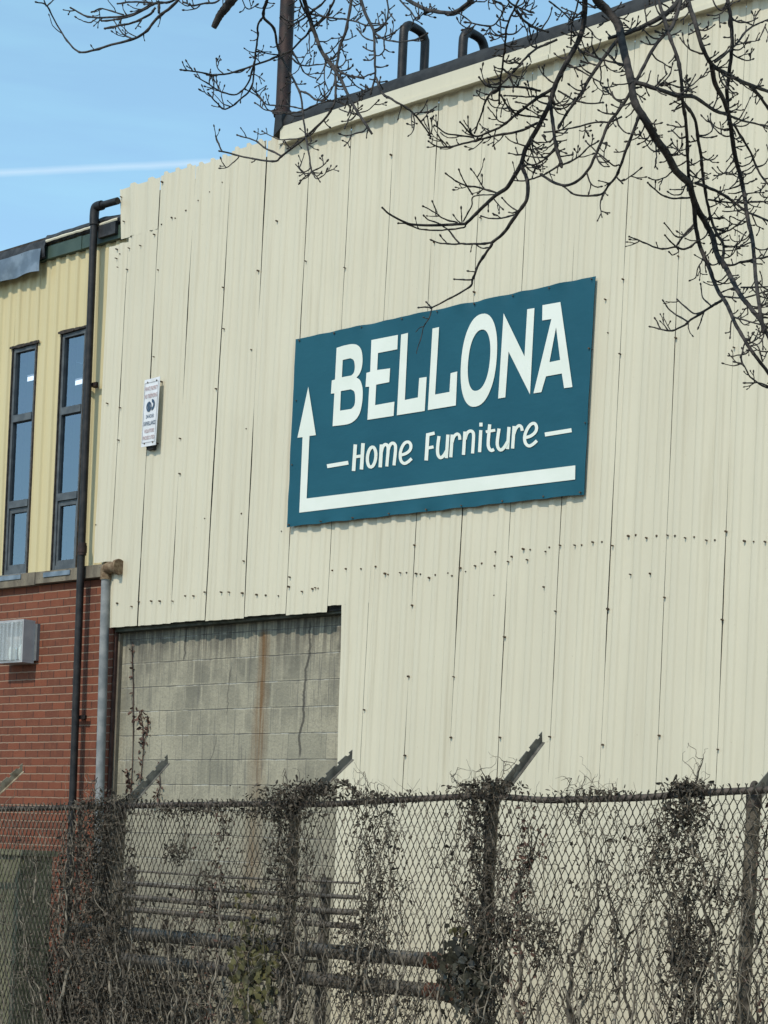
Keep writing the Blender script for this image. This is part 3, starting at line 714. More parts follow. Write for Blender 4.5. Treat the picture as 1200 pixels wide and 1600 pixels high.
for v in (.33, .67):
    for u in (.006, .994):
        m = MB()
        p_ = (cor[0]*(1-u)+cor[1]*u)*(1-v)+(cor[3]*(1-u)+cor[2]*u)*v
        m.tube([(p_[0]+random.uniform(-.05, .05)*(0 < u < .99), YBn-.012, p_[2]), (p_[0], YC-RIB+.01, p_[2])], random.uniform(.0045, .007), 8); m.build('grommet', M_SCREW, bn)
KB = 2.2222
def bpx(x, y): return P(420+x/KB, 420+y/KB, YBn)
def filled(loops, lift=.006):                     # outline with holes -> flat mesh on the banner
    cu = D.curves.new('s', 'CURVE'); cu.dimensions = '2D'; cu.fill_mode = 'FRONT'
    ref = P(680, 630, YBn)
    for lp in loops:
        sp = cu.splines.new('POLY'); sp.points.add(len(lp)-1); sp.use_cyclic_u = True
        for pt, (x, y) in zip(sp.points, lp):
            w_ = bpx(x, y); pt.co = (w_[0]-ref[0], w_[2]-ref[2], 0, 1)
    ob = D.objects.new('s', cu); me = D.meshes.new_from_object(ob)
    V = [(v_.co[0]+ref[0], 0, v_.co[1]+ref[2]) for v_ in me.vertices]
    V = [(x, YBn-lift+wr(x, z), z) for x, _, z in V]; Fc = [tuple(p_.vertices) for p_ in me.polygons]
    D.objects.remove(ob); D.meshes.remove(me); return V, Fc
def ellipse(cx, cy, vx, vy, hx, hy, n=48, p=2.25):
    out = []
    for i in range(n):
        a_ = 2*math.pi*i/n; cs_, sn_ = math.cos(a_), math.sin(a_)
        cs_ = math.copysign(abs(cs_)**(2/p), cs_); sn_ = math.copysign(abs(sn_)**(2/p), sn_)
        out.append((cx+hx*cs_+vx*sn_, cy+hy*cs_+vy*sn_))
    return out
def rnd(pts, idx, sub=4):                         # keep corners, smooth the run idx[0]..idx[1]
    a, b = idx; mid = spline(pts[a:b+1], sub).tolist(); return list(pts[:a])+[tuple(x) for x in mid]+list(pts[b+1:])
Bo = [(237, 275), (262, 267), (290, 262), (310, 266), (323, 283), (327, 315), (324, 345), (316, 366), (306, 378), (319, 388), (327, 412), (328, 440), (325, 472), (317, 503), (301, 526), (275, 540), (223, 547), (229, 433), (217, 434), (220, 388), (231, 385)]
Bo = rnd(Bo, (1, 8)); j0 = Bo.index((319, 388)) if (319, 388) in Bo else None
if j0: Bo = rnd(Bo, (j0-1, j0+7))
letters = [
 [Bo, rnd([(258, 317), (284, 311), (296, 318), (300, 340), (297, 360), (288, 371), (255, 377)], (1, 5)), rnd([(252, 425), (287, 419), (299, 428), (302, 452), (299, 474), (288, 487), (249, 493)], (1, 5))],
 [[(358, 248), (450, 230), (448, 280), (381, 293), (378, 352), (423, 346), (420, 394), (375, 403), (371, 474), (438, 462), (435, 511), (344, 525), (351, 410), (338, 411), (341, 362), (354, 358)]],
 [[(461, 229), (485, 223), (474, 456), (519, 447), (524, 380), (550, 376), (543, 494), (446, 509)]],
 [[(570, 208), (593, 203), (579, 437), (629, 428), (633, 363), (656, 357), (651, 475), (554, 491)]],
 [ellipse(731, 318, 11, -161, 62, -12), ellipse(731.5, 318, 8, -106, 38, -8)],
 [[(817, 155), (890, 305), (899, 141), (924, 137), (909, 437), (834, 288), (823, 447), (798, 451)]],
 [[(952, 127), (1014, 116), (1056, 411), (1027, 415), (1019, 364), (964, 374), (948, 429), (921, 433), (983, 175), (951, 180)], [(999, 203), (1013, 317), (976, 325)]]]
for lp in letters:
    m = MB(); m.add(*filled(lp)); m.build('letter', M_LETTER, bn)
m = MB(); m.add(*filled([[(139, 410), (165, 578), (143, 581), (133, 798), (1066, 683), (1065, 732), (107, 847), (119, 585), (101, 587)]])); m.build('arrow', M_LETTER, bn)
# lower line, drawn as strokes
def T(x, y): return (500+x/3, 640+y/3)
strokes = []
def S(*pts, w=16.5, sm=False): strokes.append((pts, w, sm))
S((35, 266), (134, 249), w=18); S((1056, 117.5), (1181, 97), w=19)
S((168, 164), (159, 288)); S((204, 158), (196, 281)); S((165, 222), (200, 217), w=14)
th = [2*math.pi*i/20 for i in range(21)]
S(*[(244+20*math.cos(a_)+3*math.sin(-a_), 223+47*math.sin(a_)-3*math.cos(a_)) for a_ in th], w=15)
S((290, 164), (284, 271)); S((289, 200), (296, 175), (308, 164), (318, 170), (321, 190), (315, 267), sm=True, w=14.5); S((320, 196), (328, 170), (340, 158), (352, 163), (356, 185), (349, 262), sm=True, w=14.5)
S((381, 214), (405, 206), (424, 190), (428, 168), (418, 153), (400, 157), (385, 180), (378, 210), (382, 240), (397, 253), (414, 246), (432, 230), sm=True, w=14)
S((508, 112), (500, 239)); S((506, 119), (540, 111), w=15); S((506, 181), (534, 175), w=14)
S((560, 125), (553, 180), (555, 212), (567, 226), (582, 215), (597, 190), sm=True, w=15); S((602, 118), (594, 228), w=15)
S((622, 118), (615, 224), w=15); S((621, 155), (630, 128), (644, 115), (655, 122), (658, 142), sm=True, w=14)
S((682, 104), (675, 213), w=15); S((682, 140), (691, 112), (706, 101), (719, 107), (722, 130), (717, 206), sm=True, w=14.5)
S((756, 97), (750, 200), w=15); S((757, 62), (757, 80), w=15)
S((798, 70), (791, 155), (795, 182), (806, 192), (818, 187), sm=True, w=15); S((780, 105), (824, 97), w=13)
S((842, 90), (834, 150), (837, 178), (850, 190), (866, 178), (882, 152), sm=True, w=15); S((888, 82), (881, 186), w=15)
S((912, 78), (905, 183), w=15); S((911, 115), (920, 90), (934, 76), (946, 82), (950, 100), sm=True, w=14)
S((962, 133), (990, 124), (1011, 106), (1017, 84), (1008, 66), (990, 70), (972, 95), (961, 128), (965, 157), (981, 171), (1000, 163), (1019, 146), sm=True, w=14.5)
owner = [0, 1, 2, 2, 2, 3, 4, 4, 4, 5, 6, 6, 6, 7, 7, 8, 8, 9, 9, 10, 10, 11, 11, 12, 12, 13, 13, 14]
assert len(owner) == len(strokes)
for li in range(15):
    m = MB()
    for si, (pts, w_, sm) in enumerate(strokes):
        if owner[si] != li: continue
        p2 = np.array(pts, float)
        if sm: p2 = spline(p2, 5)
        tn = np.gradient(p2, axis=0); tn /= np.linalg.norm(tn, axis=1)[:, None]; nr = np.stack([-tn[:, 1], tn[:, 0]], 1)
        V = []; lift = .0052+.00035*(si % 6)
        for a_, n_ in zip(p2, nr):
            for s_ in (-.5, .5):
                b_ = a_+n_*w_*s_; p_ = P(*T(*b_), YBn); V.append((p_[0], YBn-lift+wr(p_[0], p_[2])-.0001*len(V)/50, p_[2]))
        m.grid(V, len(p2), 2)
    m.build('dash' if li < 2 else 'small_letter', M_LETTER, bn)

# ------------------------------------------------------------------ chain link fence
YF = -2.5
rail_px = [(-160, 1266), (0, 1264), (110, 1262), (250, 1258), (420, 1256), (510, 1256.5), (600, 1251), (680, 1247), (760, 1244), (850, 1250), (900, 1249), (1000, 1246.5), (1080, 1240), (1178, 1235), (1300, 1231), (1420, 1228)]
RL = np.array([P(a, b, YF) for a, b in rail_px]); RL = RL[np.argsort(RL[:, 0])]
RL = np.vstack([RL[0]+np.array([-2.6, 0, -.03]), RL, RL[-1]+np.array([2.6, 0, .04])])
def zrail(x): return float(np.interp(x, RL[:, 0], RL[:, 2]))
fx0, fx1 = RL[0, 0], RL[-1, 0]
fence = thing('chain_link_fence', (P(600, 1250, YF)[0], YF, 0), 'rusty chain link fence with angled arms, overgrown with dead vines', 'fence')
m = MB(); m.tube(spline(RL, 6), .021, 10); m.build('top_rail', M_RAIL, fence, smooth=40)
CW, CH, WR = .0254, .054, .0042
nw = int((fx1-fx0)/CW); mb = MB(); allV = []; allF = []; off = 0; SUB = 6
tri_t = np.arange(SUB)/SUB
for i in range(nw):                                # each wire zigzags and hooks round its neighbours
    zt = zrail(fx0+i*CW)-.012; nk = int((zt-.05)/CH)
    ph = np.arange(-SUB, nk*SUB)/SUB               # in half cells
    tri = 2*np.abs(((ph+i+1) % 2)-1)-1             # triangle wave, -1..1
    tri = np.sign(tri)*(1-(1-np.abs(tri))**1.0); tri = np.sin(tri*math.pi/2)*.45+tri*.55
    x = fx0+(i+.5)*CW+tri*(CW*.5+.0042); z = zt-(ph+.4)*CH; y = YF-.028+np.sin(ph*math.pi+i*math.pi)*0+.004*np.cos((ph+i)*math.pi)
    bx = np.array([.007*nz(a_*1.7, b_*1.9, 2.0)+.0022*nz(a_*8, b_*8, 5) for a_, b_ in zip(x, z)]); by = np.array([.02*nz(a_*.9, b_*.9, 6.0) for a_, b_ in zip(x, z)])
    x = x+bx; y = y+by
    k0 = int(np.argmax(z < zt+.03)); x, y, z = x[k0:], y[k0:], z[k0:]
    # knuckle: the wire end stands above the rail and bends aside
    x = np.r_[x[0]+random.choice((-1, 1))*random.uniform(.006, .014), x[0]+random.uniform(-.003, .003), x]; y = np.r_[y[0]-.004, y[0], y]; z = np.r_[z[0]+random.uniform(.022, .034), z[0]+.012, z]
    n = len(x); c_ = np.stack([x, y, z], 1)
    ring = np.array([(WR, 0, 0), (0, WR, 0), (-WR, 0, 0), (0, -WR, 0)])
    V = (c_[:, None, :]+ring[None]).reshape(-1, 3); allV.append(V)
    b_ = off+np.arange(n-1)[:, None]*4+np.arange(4)[None]; b2_ = off+np.arange(n-1)[:, None]*4+(np.arange(4)[None]+1) % 4
    allF.append(np.stack([b_, b2_, b2_+4, b_+4], -1).reshape(-1, 4)); off += len(V)
mb.v = [np.vstack(allV)]; mb.n = off; mb.f = [tuple(r_) for r_ in np.vstack(allF).tolist()]
mb.build('wire_mesh', M_WIRE, fence, smooth=60)
posts = [-40, 190, 462, 770, 1178, 1690, -235, -403]
tips = [(34, 1200), (261, 1187), (549, 1180), (846, 1153), (1262, 1142), (1790, 1095), (-160, 1207), (-330, 1215)]
for i, (px, tip) in enumerate(zip(posts, tips)):
    b_ = P(px, 1250, YF+.062); x_ = float(b_[0]); zr = zrail(x_)
    m = MB(); m.tube([(x_-.02, YF+.062, .0), (x_, YF+.062, zr-.03)], .0405, 16)
    post = m.build('post', M_POST, fence, smooth=40)
    m = MB(); m.tube([(x_, YF+.062, zr-.09), (x_, YF+.062, zr-.028), (x_, YF+.05, zr-.02)], .045, 16)
    lp = [(x_, YF+.062+.0+.034*math.cos(a_), zr+.005+.045*math.sin(a_)) for a_ in np.linspace(-.6, math.pi+.6, 12)]
    m.tube(lp, .012, 8); m.build('cap', M_RAIL, post, smooth=40)
    # slotted barbed-wire arm leaning over to the building
    ya = YF+.42; T_ = P(tip[0], tip[1], ya); B_ = np.array([x_+.01, YF+.075, zr-.005]); d_ = T_-B_; L = np.linalg.norm(d_); d_ /= L
    sdir = np.cross(d_, [1, 0, 0]); sdir /= np.linalg.norm(sdir)        # across the strip, in the leaning plane
    nrm = np.cross(d_, sdir); wd_ = .036; out = []; n_s = [(.50, .05), (.72, .05), (.93, .04)]
    out.append(B_-sdir*wd_); 
    for f_, g_ in n_s:
        a_ = B_+d_*L*f_
        out += [a_-sdir*wd_*(1-.2*f_), a_-sdir*wd_*.35+d_*.012, a_-sdir*wd_*.35+d_*.034, a_+d_*.03-sdir*wd_*(1-.2*f_)]
    out += [T_+d_*.03-sdir*wd_*.75, T_-d_*.01+sdir*wd_*.75, B_+sdir*wd_]
    m = MB(); m.prism(out, nrm*.004)
    # folded lip
    m.prism([B_+sdir*wd_, T_-d_*.01+sdir*wd_*.75, T_-d_*.01+sdir*wd_*.75-nrm*.022, B_+sdir*wd_-nrm*.022], sdir*.004)
    if i == 0: m.v = [v_ for v_ in m.v]
    m.build('arm', M_ARM if i else M_PALE, post)

# ------------------------------------------------------------------ dead vines
def fp(px, py, y=YF): return P(px, py, y)
def leaf(mb, p, size, droop=True):
    a_ = random.uniform(0, 2*math.pi); e_ = random.uniform(-1.5, .7) if droop else random.uniform(-.6, 1.3)
    d = np.array([math.cos(a_)*math.cos(e_), math.sin(a_)*math.cos(e_), math.sin(e_)])
    s_ = np.cross(d, rng.normal(size=3)); s_ /= np.linalg.norm(s_)+1e-9; n_ = np.cross(d, s_)
    w_ = size*random.uniform(.12, .30); cu = size*random.uniform(-.25, .45); f_ = size*random.uniform(.03, .22)
    mid1 = p+d*size*.35+n_*cu*.15; mid2 = p+d*size*.75+n_*cu*.6; tip = p+d*size*.95+n_*cu
    V = [p, mid1+s_*w_+n_*f_, mid1, mid1-s_*w_+n_*f_, mid2+s_*w_*.75+n_*f_, mid2, mid2-s_*w_*.75+n_*f_, tip]
    mb.add(V, [(0, 2, 1), (0, 3, 2), (1, 2, 5, 4), (2, 3, 6, 5), (4, 5, 7), (5, 6, 7)])
def wander(p0, dirn, L, step=.035, wob=.5, pull=None, zmax=None):
    pts = [np.array(p0, float)]; d = np.array(dirn, float)
    for i in range(int(L/step)):
        d = d+rng.normal(size=3)*wob*np.array([1, .5, 1]); 
        if pull is not None: d = d+np.array(pull)*.35
        d[1] += (YF-.03-pts[-1][1])*1.5
        d /= np.linalg.norm(d); pts.append(pts[-1]+d*step)
    return np.array(pts)
# columns: centre x, half width, y range (photo px), stems, leaves, leaf material, label
cols = [
 (152, 44, 1248, 1640, 40, 4200, M_LEAF, 'widest dead vine, smothering the fence between brick and block walls'),
 (285, 22, 1300, 1640, 9, 170, M_LEAF, 'thin dead vine with one clump of leaves in front of the block wall'),
 (335, 30, 1255, 1640, 9, 190, M_LEAFR, 'sparse brown vine on the fence in front of the rust streak'),
 (450, 30, 1240, 1640, 24, 1150, M_LEAF, 'dead vine bushing up over the rail at the arm nearest the block wall edge'),
 (580, 28, 1238, 1640, 22, 620, M_LEAF, 'dead vine on the fence just right of the block wall edge'),
 (625, 14, 1240, 1640, 6, 110, M_LEAF, 'thin twisting dead vine left of the thick middle vine'),
 (757, 24, 1226, 1640, 34, 1600, M_LEAF, 'thick dead vine wrapping the post under the tallest slotted arm'),
 (822, 16, 1238, 1640, 9, 300, M_LEAFR, 'dark twisted vine stems just right of the thick middle vine'),
 (905, 24, 1240, 1640, 10, 200, M_LEAF, 'loose grey vine stems on the fence before plain cream wall'),
 (960, 18, 1236, 1640, 8, 150, M_LEAF, 'thin grey vine left of the leafy nest on the rail'),
 (1072, 38, 1228, 1640, 28, 900, M_LEAF, 'leafy dead vine with a nest of leaves on the rail left of the bare post'),
 (1132, 14, 1290, 1640, 6, 130, M_LEAF, 'narrow dead vine hanging close beside the bare round post'),
 (1192, 10, 1250, 1640, 9, 60, M_LEAFR, 'dead vine strands right of the bare round post'),
 (60, 40, 1262, 1640, 9, 130, M_LEAF, 'few pale vine stems before the olive steel container'),
]
for ci, (cx, hw, y0, y1, ns, nl, lm, lab) in enumerate(cols):
    base = fp(cx, 1640); t = thing('dead_vine', (base[0], YF, 0), lab, 'vine', 'dead vines on the fence')
    sm = MB(); lf = MB(); sd = MB(); starts = []
    for i in range(ns):
        yy = random.uniform(y0+6, y1-40) if i > ns*.45 else y1
        p0 = fp(cx+random.gauss(0, hw*.55), yy); p0[1] = YF+random.choice((-.05, -.04, .01, .02))
        topz = fp(cx, y0)[2]; L = max(.25, min((topz-p0[2])*random.uniform(.55, 1.02), 2.2))
        pts = wander(p0, (random.uniform(-.5, .5), 0, 1), L, .03, .34, (0, 0, 1))
        sg_ = spline(pts, 2); r0 = random.choice((.003, .004, .005, .007, .011))*(1.7 if i < ns*.3 else 1)
        (sm if random.random() < .5 else sd).tube(sg_, np.linspace(r0, .0016, len(sg_)), 5)
        starts.append(pts)
    if not sm.v: sm.tube([base, base+np.array([0, 0, .3])], .004, 5)
    if not sd.v: sd.tube([base, base+np.array([.01, 0, .3])], .004, 5)
    for i in range(ns*10):                         # fine side tendrils
        pts_ = random.choice(starts); p0 = random.choice(pts_)
        pts = wander(p0, (random.uniform(-1, 1), random.uniform(-.4, .4), random.uniform(-1, .6)), random.uniform(.08, .28), .022, .55)
        (sm if random.random() < .35 else sd).tube(pts, np.linspace(.0024, .0009, len(pts)), 4)
    for i in range(int(nl*1.25)):
        if random.random() < .5:
            p = np.array(random.choice(random.choice(starts)))+rng.normal(size=3)*np.array([.022, .03, .03])
        else:
            yy = y0+(y1-y0)*random.random()**1.0
            p = fp(cx+random.gauss(0, hw*.5)+6*math.sin(yy*.03+ci), yy); p[1] = YF+random.gauss(-.02, .05)
        if p[2] > zrail(p[0])+.05: continue
        leaf(lf, p, random.uniform(.016, .050))
    sm.build('stem', M_STEM, t, smooth=60); sd.build('dark_stem', M_STEMD, t, smooth=60); lf.build('foliage', lm, t)
# tufts over the rail, part of the general tangle
tang = MB(); tangs = MB()
tufts = [(180, 1250, 34, 10, 120), (455, 1244, 55, 14, 330), (492, 1232, 28, 10, 210), (440, 1272, 42, 14, 210), (590, 1247, 55, 9, 190), (765, 1232, 42, 9, 190), (775, 1226, 22, 7, 90), (935, 1240, 45, 8, 80), (1078, 1232, 28, 9, 230), (1075, 1270, 30, 26, 240),
         (300, 1266, 90, 9, 260), (278, 1333, 14, 14, 90), (800, 1452, 52, 30, 330), (848, 1478, 26, 36, 170), (730, 1520, 30, 40, 220), (1085, 1490, 32, 46, 280), (190, 1570, 80, 40, 420), (280, 1560, 60, 40, 160), (560, 1470, 40, 50, 260), (545, 1540, 50, 40, 240), (400, 1450, 40, 60, 240), (640, 1560, 30, 30, 120), (100, 1500, 60, 60, 300), (345, 1390, 30, 60, 160), (1040, 1350, 40, 50, 160)]
for (cx, cy, sx, sy, n) in tufts:
    for i in range(int(n*1.6)):
        p = fp(cx+random.gauss(0, sx*.6), cy+random.gauss(0, sy*.6)); p[1] = YF+random.gauss(-.01, .055)
        leaf(tang, p, random.uniform(.016, .046), random.random() < .55)
for i in range(650):                               # loose dry tendrils through the whole mesh
    px = random.uniform(-20, 1220); py = random.uniform(1250, 1620); p = fp(px, py); p[1] = YF-.03
    pts = wander(p, (random.uniform(-.6, .6), 0, random.choice((-1, 1))), random.uniform(.10, .5), .024, .42)
    tangs.tube(pts, np.linspace(random.choice((.0014, .0018, .0024, .0035)), .001, len(pts)), 4)
for i in range(75):                                # woody old stems climbing through the mesh
    px = random.uniform(-10, 1215); p = fp(px, 1650); p[1] = YF-.045; L_ = random.uniform(.4, 1.55)
    pts = wander(p, (random.uniform(-.3, .3), 0, 1), L_, .03, .30, (0, 0, 1)); sg_ = spline(pts, 2)
    sg_ = sg_[sg_[:, 2] < np.interp(sg_[:, 0], RL[:, 0], RL[:, 2])+.02]
    if len(sg_) > 6: tangs.tube(sg_, np.linspace(random.choice((.004, .005, .007, .009)), .002, len(sg_)), 6)
for i in range(70):                                # sprigs standing up past the rail
    px = random.choice((random.uniform(560, 720), random.uniform(880, 960), random.uniform(420, 560), random.uniform(200, 1120))); p = fp(px, 1252); p[2] = zrail(p[0])
    pts = wander(p, (random.uniform(-.8, .8), 0, 1), random.uniform(.05, .22), .02, .22); tangs.tube(pts, np.linspace(.0022, .0009, len(pts)), 4)
# a sprig arching beside the second slotted arm
a_ = [fp(x, y) for x, y in ((508, 1236), (522, 1228), (536, 1224), (548, 1230), (556, 1238))]
for q_ in spline(a_, 8):
    for _ in range(2): leaf(tang, q_+rng.normal(size=3)*.008, .04, False)
tangs.tube(spline(a_, 6), .003, 5)
tag(tang.build('dead_leaves', M_LEAF), 'loose dead leaves caught all over the fence', 'leaves', kind='stuff')
tag(tangs.build('vine_tendrils', M_STEM, smooth=60), 'fine dry tendrils woven through the fence mesh', 'vines', kind='stuff')
# ivy still green
M_IVYD = simple('dark ivy leaf', (.014, .013, .008), (.055, .050, .032), .45, 9, .2)
for (cx, cy, sx, sy, n, mi, lab) in ((405, 1520, 34, 75, 280, M_IVY, 'yellow green ivy climbing the fence in front of the big pipes'), (735, 1522, 34, 52, 310, M_IVYD, 'dark green ivy mass beside the rusty pipe ends'), (724, 1458, 7, 7, 9, M_IVY, 'few yellow ivy leaves above the rusty pipe ends')):
    b_ = fp(cx, 1640); t = thing('ivy_plant', (b_[0], YF, 0), lab, 'ivy', 'living ivy on the fence')
    m = MB(); ms2 = MB()
    pts = wander(fp(cx, 1660), (0, 0, 1), 1.1 if cx != 724 else .75, .03, .25, (0, 0, 1)); ms2.tube(pts, .004, 5); ms2.build('stem', M_STEMD, t)
    for i in range(n):
        p = fp(cx+random.gauss(0, sx*.6), cy+random.gauss(0, sy*.6)); p[1] = YF-.05+random.gauss(0, .03)
        a_ = random.uniform(-.8, .8); u_ = np.array([math.cos(a_), random.uniform(-.5, .5), math.sin(a_)]); v_ = np.array([-math.sin(a_), random.uniform(-.6, .2), math.cos(a_)])
        s_ = random.uniform(.014, .034)
        sh = [(0, -1), (.55, -.75), (1, -.1), (.55, .15), (.5, .6), (0, 1.15), (-.5, .6), (-.55, .15), (-1, -.1), (-.55, -.75)]
        m.add([p-u_*0]+[p+s_*(u_*a-v_*b)+np.array([0, .004*abs(a)*10*s_, 0]) for a, b in sh], [(0, i_+1, (i_+1) % 10+1) for i_ in range(10)])
    m.build('foliage', mi, t)

# red climber on the block wall
t = thing('wall_creeper', (P(210, 1240, YB)[0], YB-.02, 1.9), 'dry red creeper strands climbing the grey block wall', 'vine')
m = MB(); ml = MB()
for pts in ([(204, 1240), (207, 1190), (208, 1140), (208, 1075), (206, 1010)], [(218, 1240), (221, 1205), (224, 1165), (222, 1130), (217, 1110)], [(222, 1170), (230, 1140), (231, 1118)], [(205, 1235), (200, 1215), (199, 1205)], [(240, 1250), (250, 1230), (247, 1190)]):
    W = spline([P(x, y, YB-.012) for x, y in pts], 7); m.tube(W, .0045, 5)
    for q_ in W:
        if pts[-1][1] < 1060 and random.random() < .45: continue
        for _ in range(random.choice((0, 1, 2, 3))): leaf(ml, q_+rng.normal(size=3)*np.array([.02, .006, .03]), random.uniform(.03, .07))
m.build('stem', M_DARKBROWN, t); ml.build('foliage', M_LEAFR, t)

# ------------------------------------------------------------------ things between fence and wall
yq = -1.55
def hpipe(pA, pB, r_, lab, grp, mat=M_STEELP, ends=True):
    A, B = P(*pA, yq), P(*pB, yq); B[2] = A[2]; z_ = (P(*pA, yq)[2]+P(*pB, yq)[2])/2; A[2] = B[2] = z_
    t = thing('steel_pipe', ((A[0]+B[0])/2, yq, z_), lab, 'pipe', grp)
    m = MB(); m.tube([A, B-np.array([.18 if ends else 0, 0, 0])], r_, 16); m.build('tube', mat, t, smooth=40)
    if ends:
        m = MB(); m.tube([B-np.array([.21, 0, 0]), B-np.array([.02, 0, 0])], r_*1.12, 16); m.tube([B-np.array([.02, 0, 0]), B+np.array([.03, 0, 0])], r_*1.28, 16); m.build('end_coupling', M_RUST, t, smooth=40)
hpipe((120, 1452), (705, 1502), .055, 'upper thick steel pipe with rusty end behind the fence', 'pipes lying behind the fence')
hpipe((120, 1492), (703, 1550), .055, 'lower thick steel pipe with rusty end behind the fence', 'pipes lying behind the fence')
zr_ = [float(P(330, y, yq+.12)[2]) for y in (1367, 1388, 1410, 1430)]
xa, xb = float(P(178, 1400, yq+.12)[0]), float(P(560, 1400, yq+.12)[0])
t = thing('pipe_rack', ((xa+xb)/2, yq+.12, 0), 'low dark steel rack of thin rails standing behind the fence', 'rack')
for z_, r_ in zip(zr_, (.010, .018, .026, .024)): m = MB(); m.tube([(xa, yq+.12, z_), (xa*.5+xb*.5, yq+.12, z_-.012), (xb, yq+.12, z_)], r_, 10); m.build('rail', M_STEELP, t, smooth=40)
for px in (200, 507):
    x_ = float(P(px, 1400, yq+.17)[0]); m = MB(); m.box(x_-.03, x_+.03, yq+.15, yq+.21, 0, zr_[0]+.03); m.box(x_-.025, x_+.025, yq-.07, yq+.149, float(P(330, 1486, yq)[2])-.02, float(P(330, 1486, yq)[2])+.0); m.build('upright', M_STEELP, t)
# olive container
yc_ = -1.9
xr = float(P(82, 1400, yc_+.3)[0]); zt = float(P(40, 1328, yc_)[2])
t = thing('steel_container', (xr-1.2, yc_, 0), 'olive green steel container behind the left end of the fence', 'container')
m = MB(); m.box(xr-2.6, xr-.02, yc_, yc_+.30, .12, zt-.05)
for i in range(7): m.box(xr-2.5+i*.4, xr-2.44+i*.4, yc_-.03, yc_-.001, .14, zt-.07)
m.build('body', M_OLIVE, t)
m = MB(); m.box(xr-2.63, xr+.01, yc_-.04, yc_+.33, zt-.049, zt); m.build('lid', M_OLIVE, t)
for a in (xr-2.4, xr-.3): m = MB(); m.box(a, a+.2, yc_+.05, yc_+.25, 0, .119); m.build('foot', M_OLIVE, t)
# dead hedge at the foot of the wall, seen dark through the mesh
hb = MB()
for i in range(5200):
    px = random.triangular(-40, 420, 150); p = P(px, 1500+random.gauss(60, 60)+max(0, px-240)*.55, random.uniform(-1.5, -.25))
    if p[2] < 0 : continue
    leaf(hb, p, random.uniform(.04, .10), False)
tag(hb.build('undergrowth', M_LEAF), 'dark dead undergrowth at the foot of the walls', 'undergrowth', kind='stuff')

# ------------------------------------------------------------------ bare tree in the foreground
tree = thing('bare_tree', Pd(1640, 1346+ 1260, 4.2)*np.array([1, 1, 0]), 'bare dark tree with drooping budded twigs hanging in front of the wall', 'tree')
def depth(px, py): return 4.15+.42*math.sin(px/210+.7)*math.cos(py/260)+.16*math.sin(px/67+py/90)
W2 = lambda px, dep: px*dep/F_PX
L = []
def B(w0, w1, *pts, bud=1, tw=1.0): L.append((w0, w1, list(pts), bud, tw))
# left cluster
B(5, 2, (280,-2),(247,27),(230,47),(210,60),(167,72),(133,82),(117,77),(97,53),(73,10),(57,3), tw=.3)
B(2.4,1.8,(73,10),(82,0)); B(2.2,1.6,(72,10),(68,-4))
B(4,2.6,(275,-2),(240,6),(200,24),(143,27),(113,14), tw=.5)
B(3,2.6,(247,3),(230,13),(197,27),(160,33), tw=.3); B(3.6,3,(243,12),(233,23),(207,35),(166,45), tw=.3)
B(2.6,1.8,(193,23),(160,14),(145,18)); B(3,2.4,(240,5),(210,3),(185,6)); B(2.6,1.6,(205,60),(192,53),(178,32)); B(4.5,4,(248,3),(248,20),bud=0,tw=0)
B(3,2.6,(345,-2),(320,5),(303,8),(288,4)); B(2,1.6,(377,-2),(388,14),(400,8))
B(19,9,(372,-14),(356,8),(345,22),(337,37),(334,43),bud=0,tw=0)
# middle-left cluster
B(8,3.6,(474,-6),(486,35),(495,60),(505,85),(527,115),(540,140),(552,165),(572,195),(581,209),bud=0)
B(4,3,(508,85),(525,107),(542,117),(567,122)); B(5,2.4,(550,-4),(540,50),(532,70),(527,100),(524,120),(525,140),(522,160),(510,182),(475,217),(440,244),(430,252),(400,249),(385,246),(345,236),tw=.5)
B(3,2,(440,244),(412,230),(398,220),(372,212)); B(2.4,2,(347,236),(338,215))
B(4,2.5,(523,-4),(510,25),(488,45),(455,78),(438,86),(400,101),(350,116),(310,113),(285,109),tw=.6)
B(4,2.6,(511,-4),(483,22),(453,42)); B(5,2.4,(418,-4),(412,25),(428,45),(433,70),(445,100),(462,130),(471,155),(475,192),(480,225),(486,262),(488,270),tw=.6)
B(2.2,1.6,(488,268),(502,260),(510,252)); B(2,1.6,(488,268),(475,278),(470,284)); B(2,1.5,(488,270),(475,270),(466,261)); B(2,1.4,(488,271),(495,279),(505,274),(511,266))
B(3.5,2,(412,25),(404,38),(402,60),(398,95),(393,135),(372,158),(352,171),(338,160),(327,147)); B(2.4,1.8,(393,138),(405,150),(417,170),(425,175))
B(3,1.8,(398,95),(388,128),(370,148),(345,143),(325,131),(308,121)); B(4,3,(467,-4),(478,20),(484,35)); B(3,2,(485,22),(525,29),(547,31),(575,40),(605,37))
B(6,3,(563,-4),(575,30),(584,50),(585,75),(586,100),(586,120),(580,142)); B(4,2.4,(587,121),(597,145),(612,155),(640,172),(657,190),(672,212)); B(2,1.8,(671,208),(668,183)); B(2,1.6,(672,210),(675,198),(673,186))
B(3,2.4,(584,51),(600,40),(607,20),(604,-4)); B(2,1.8,(608,18),(617,31)); B(3,2,(585,51),(600,61),(625,65),(648,62),(666,53)); B(2.4,1.8,(600,62),(600,78),(592,87),(578,86)); B(2.4,1.8,(584,64),(567,57),(560,46))
B(3,2,(622,-4),(640,15),(650,28),(665,18)); B(6,6,(630,-8),(662,13),(682,18),(705,20),(725,10),(742,-6),bud=0,tw=.3)
B(3,1.6,(457,80),(467,98),(477,115),(492,122)); B(2,1.6,(437,85),(420,84),(405,81)); B(3,1.6,(452,88),(472,102),(507,100)); B(3.4,2.4,(471,143),(482,148),(497,157),(510,154),(522,130))
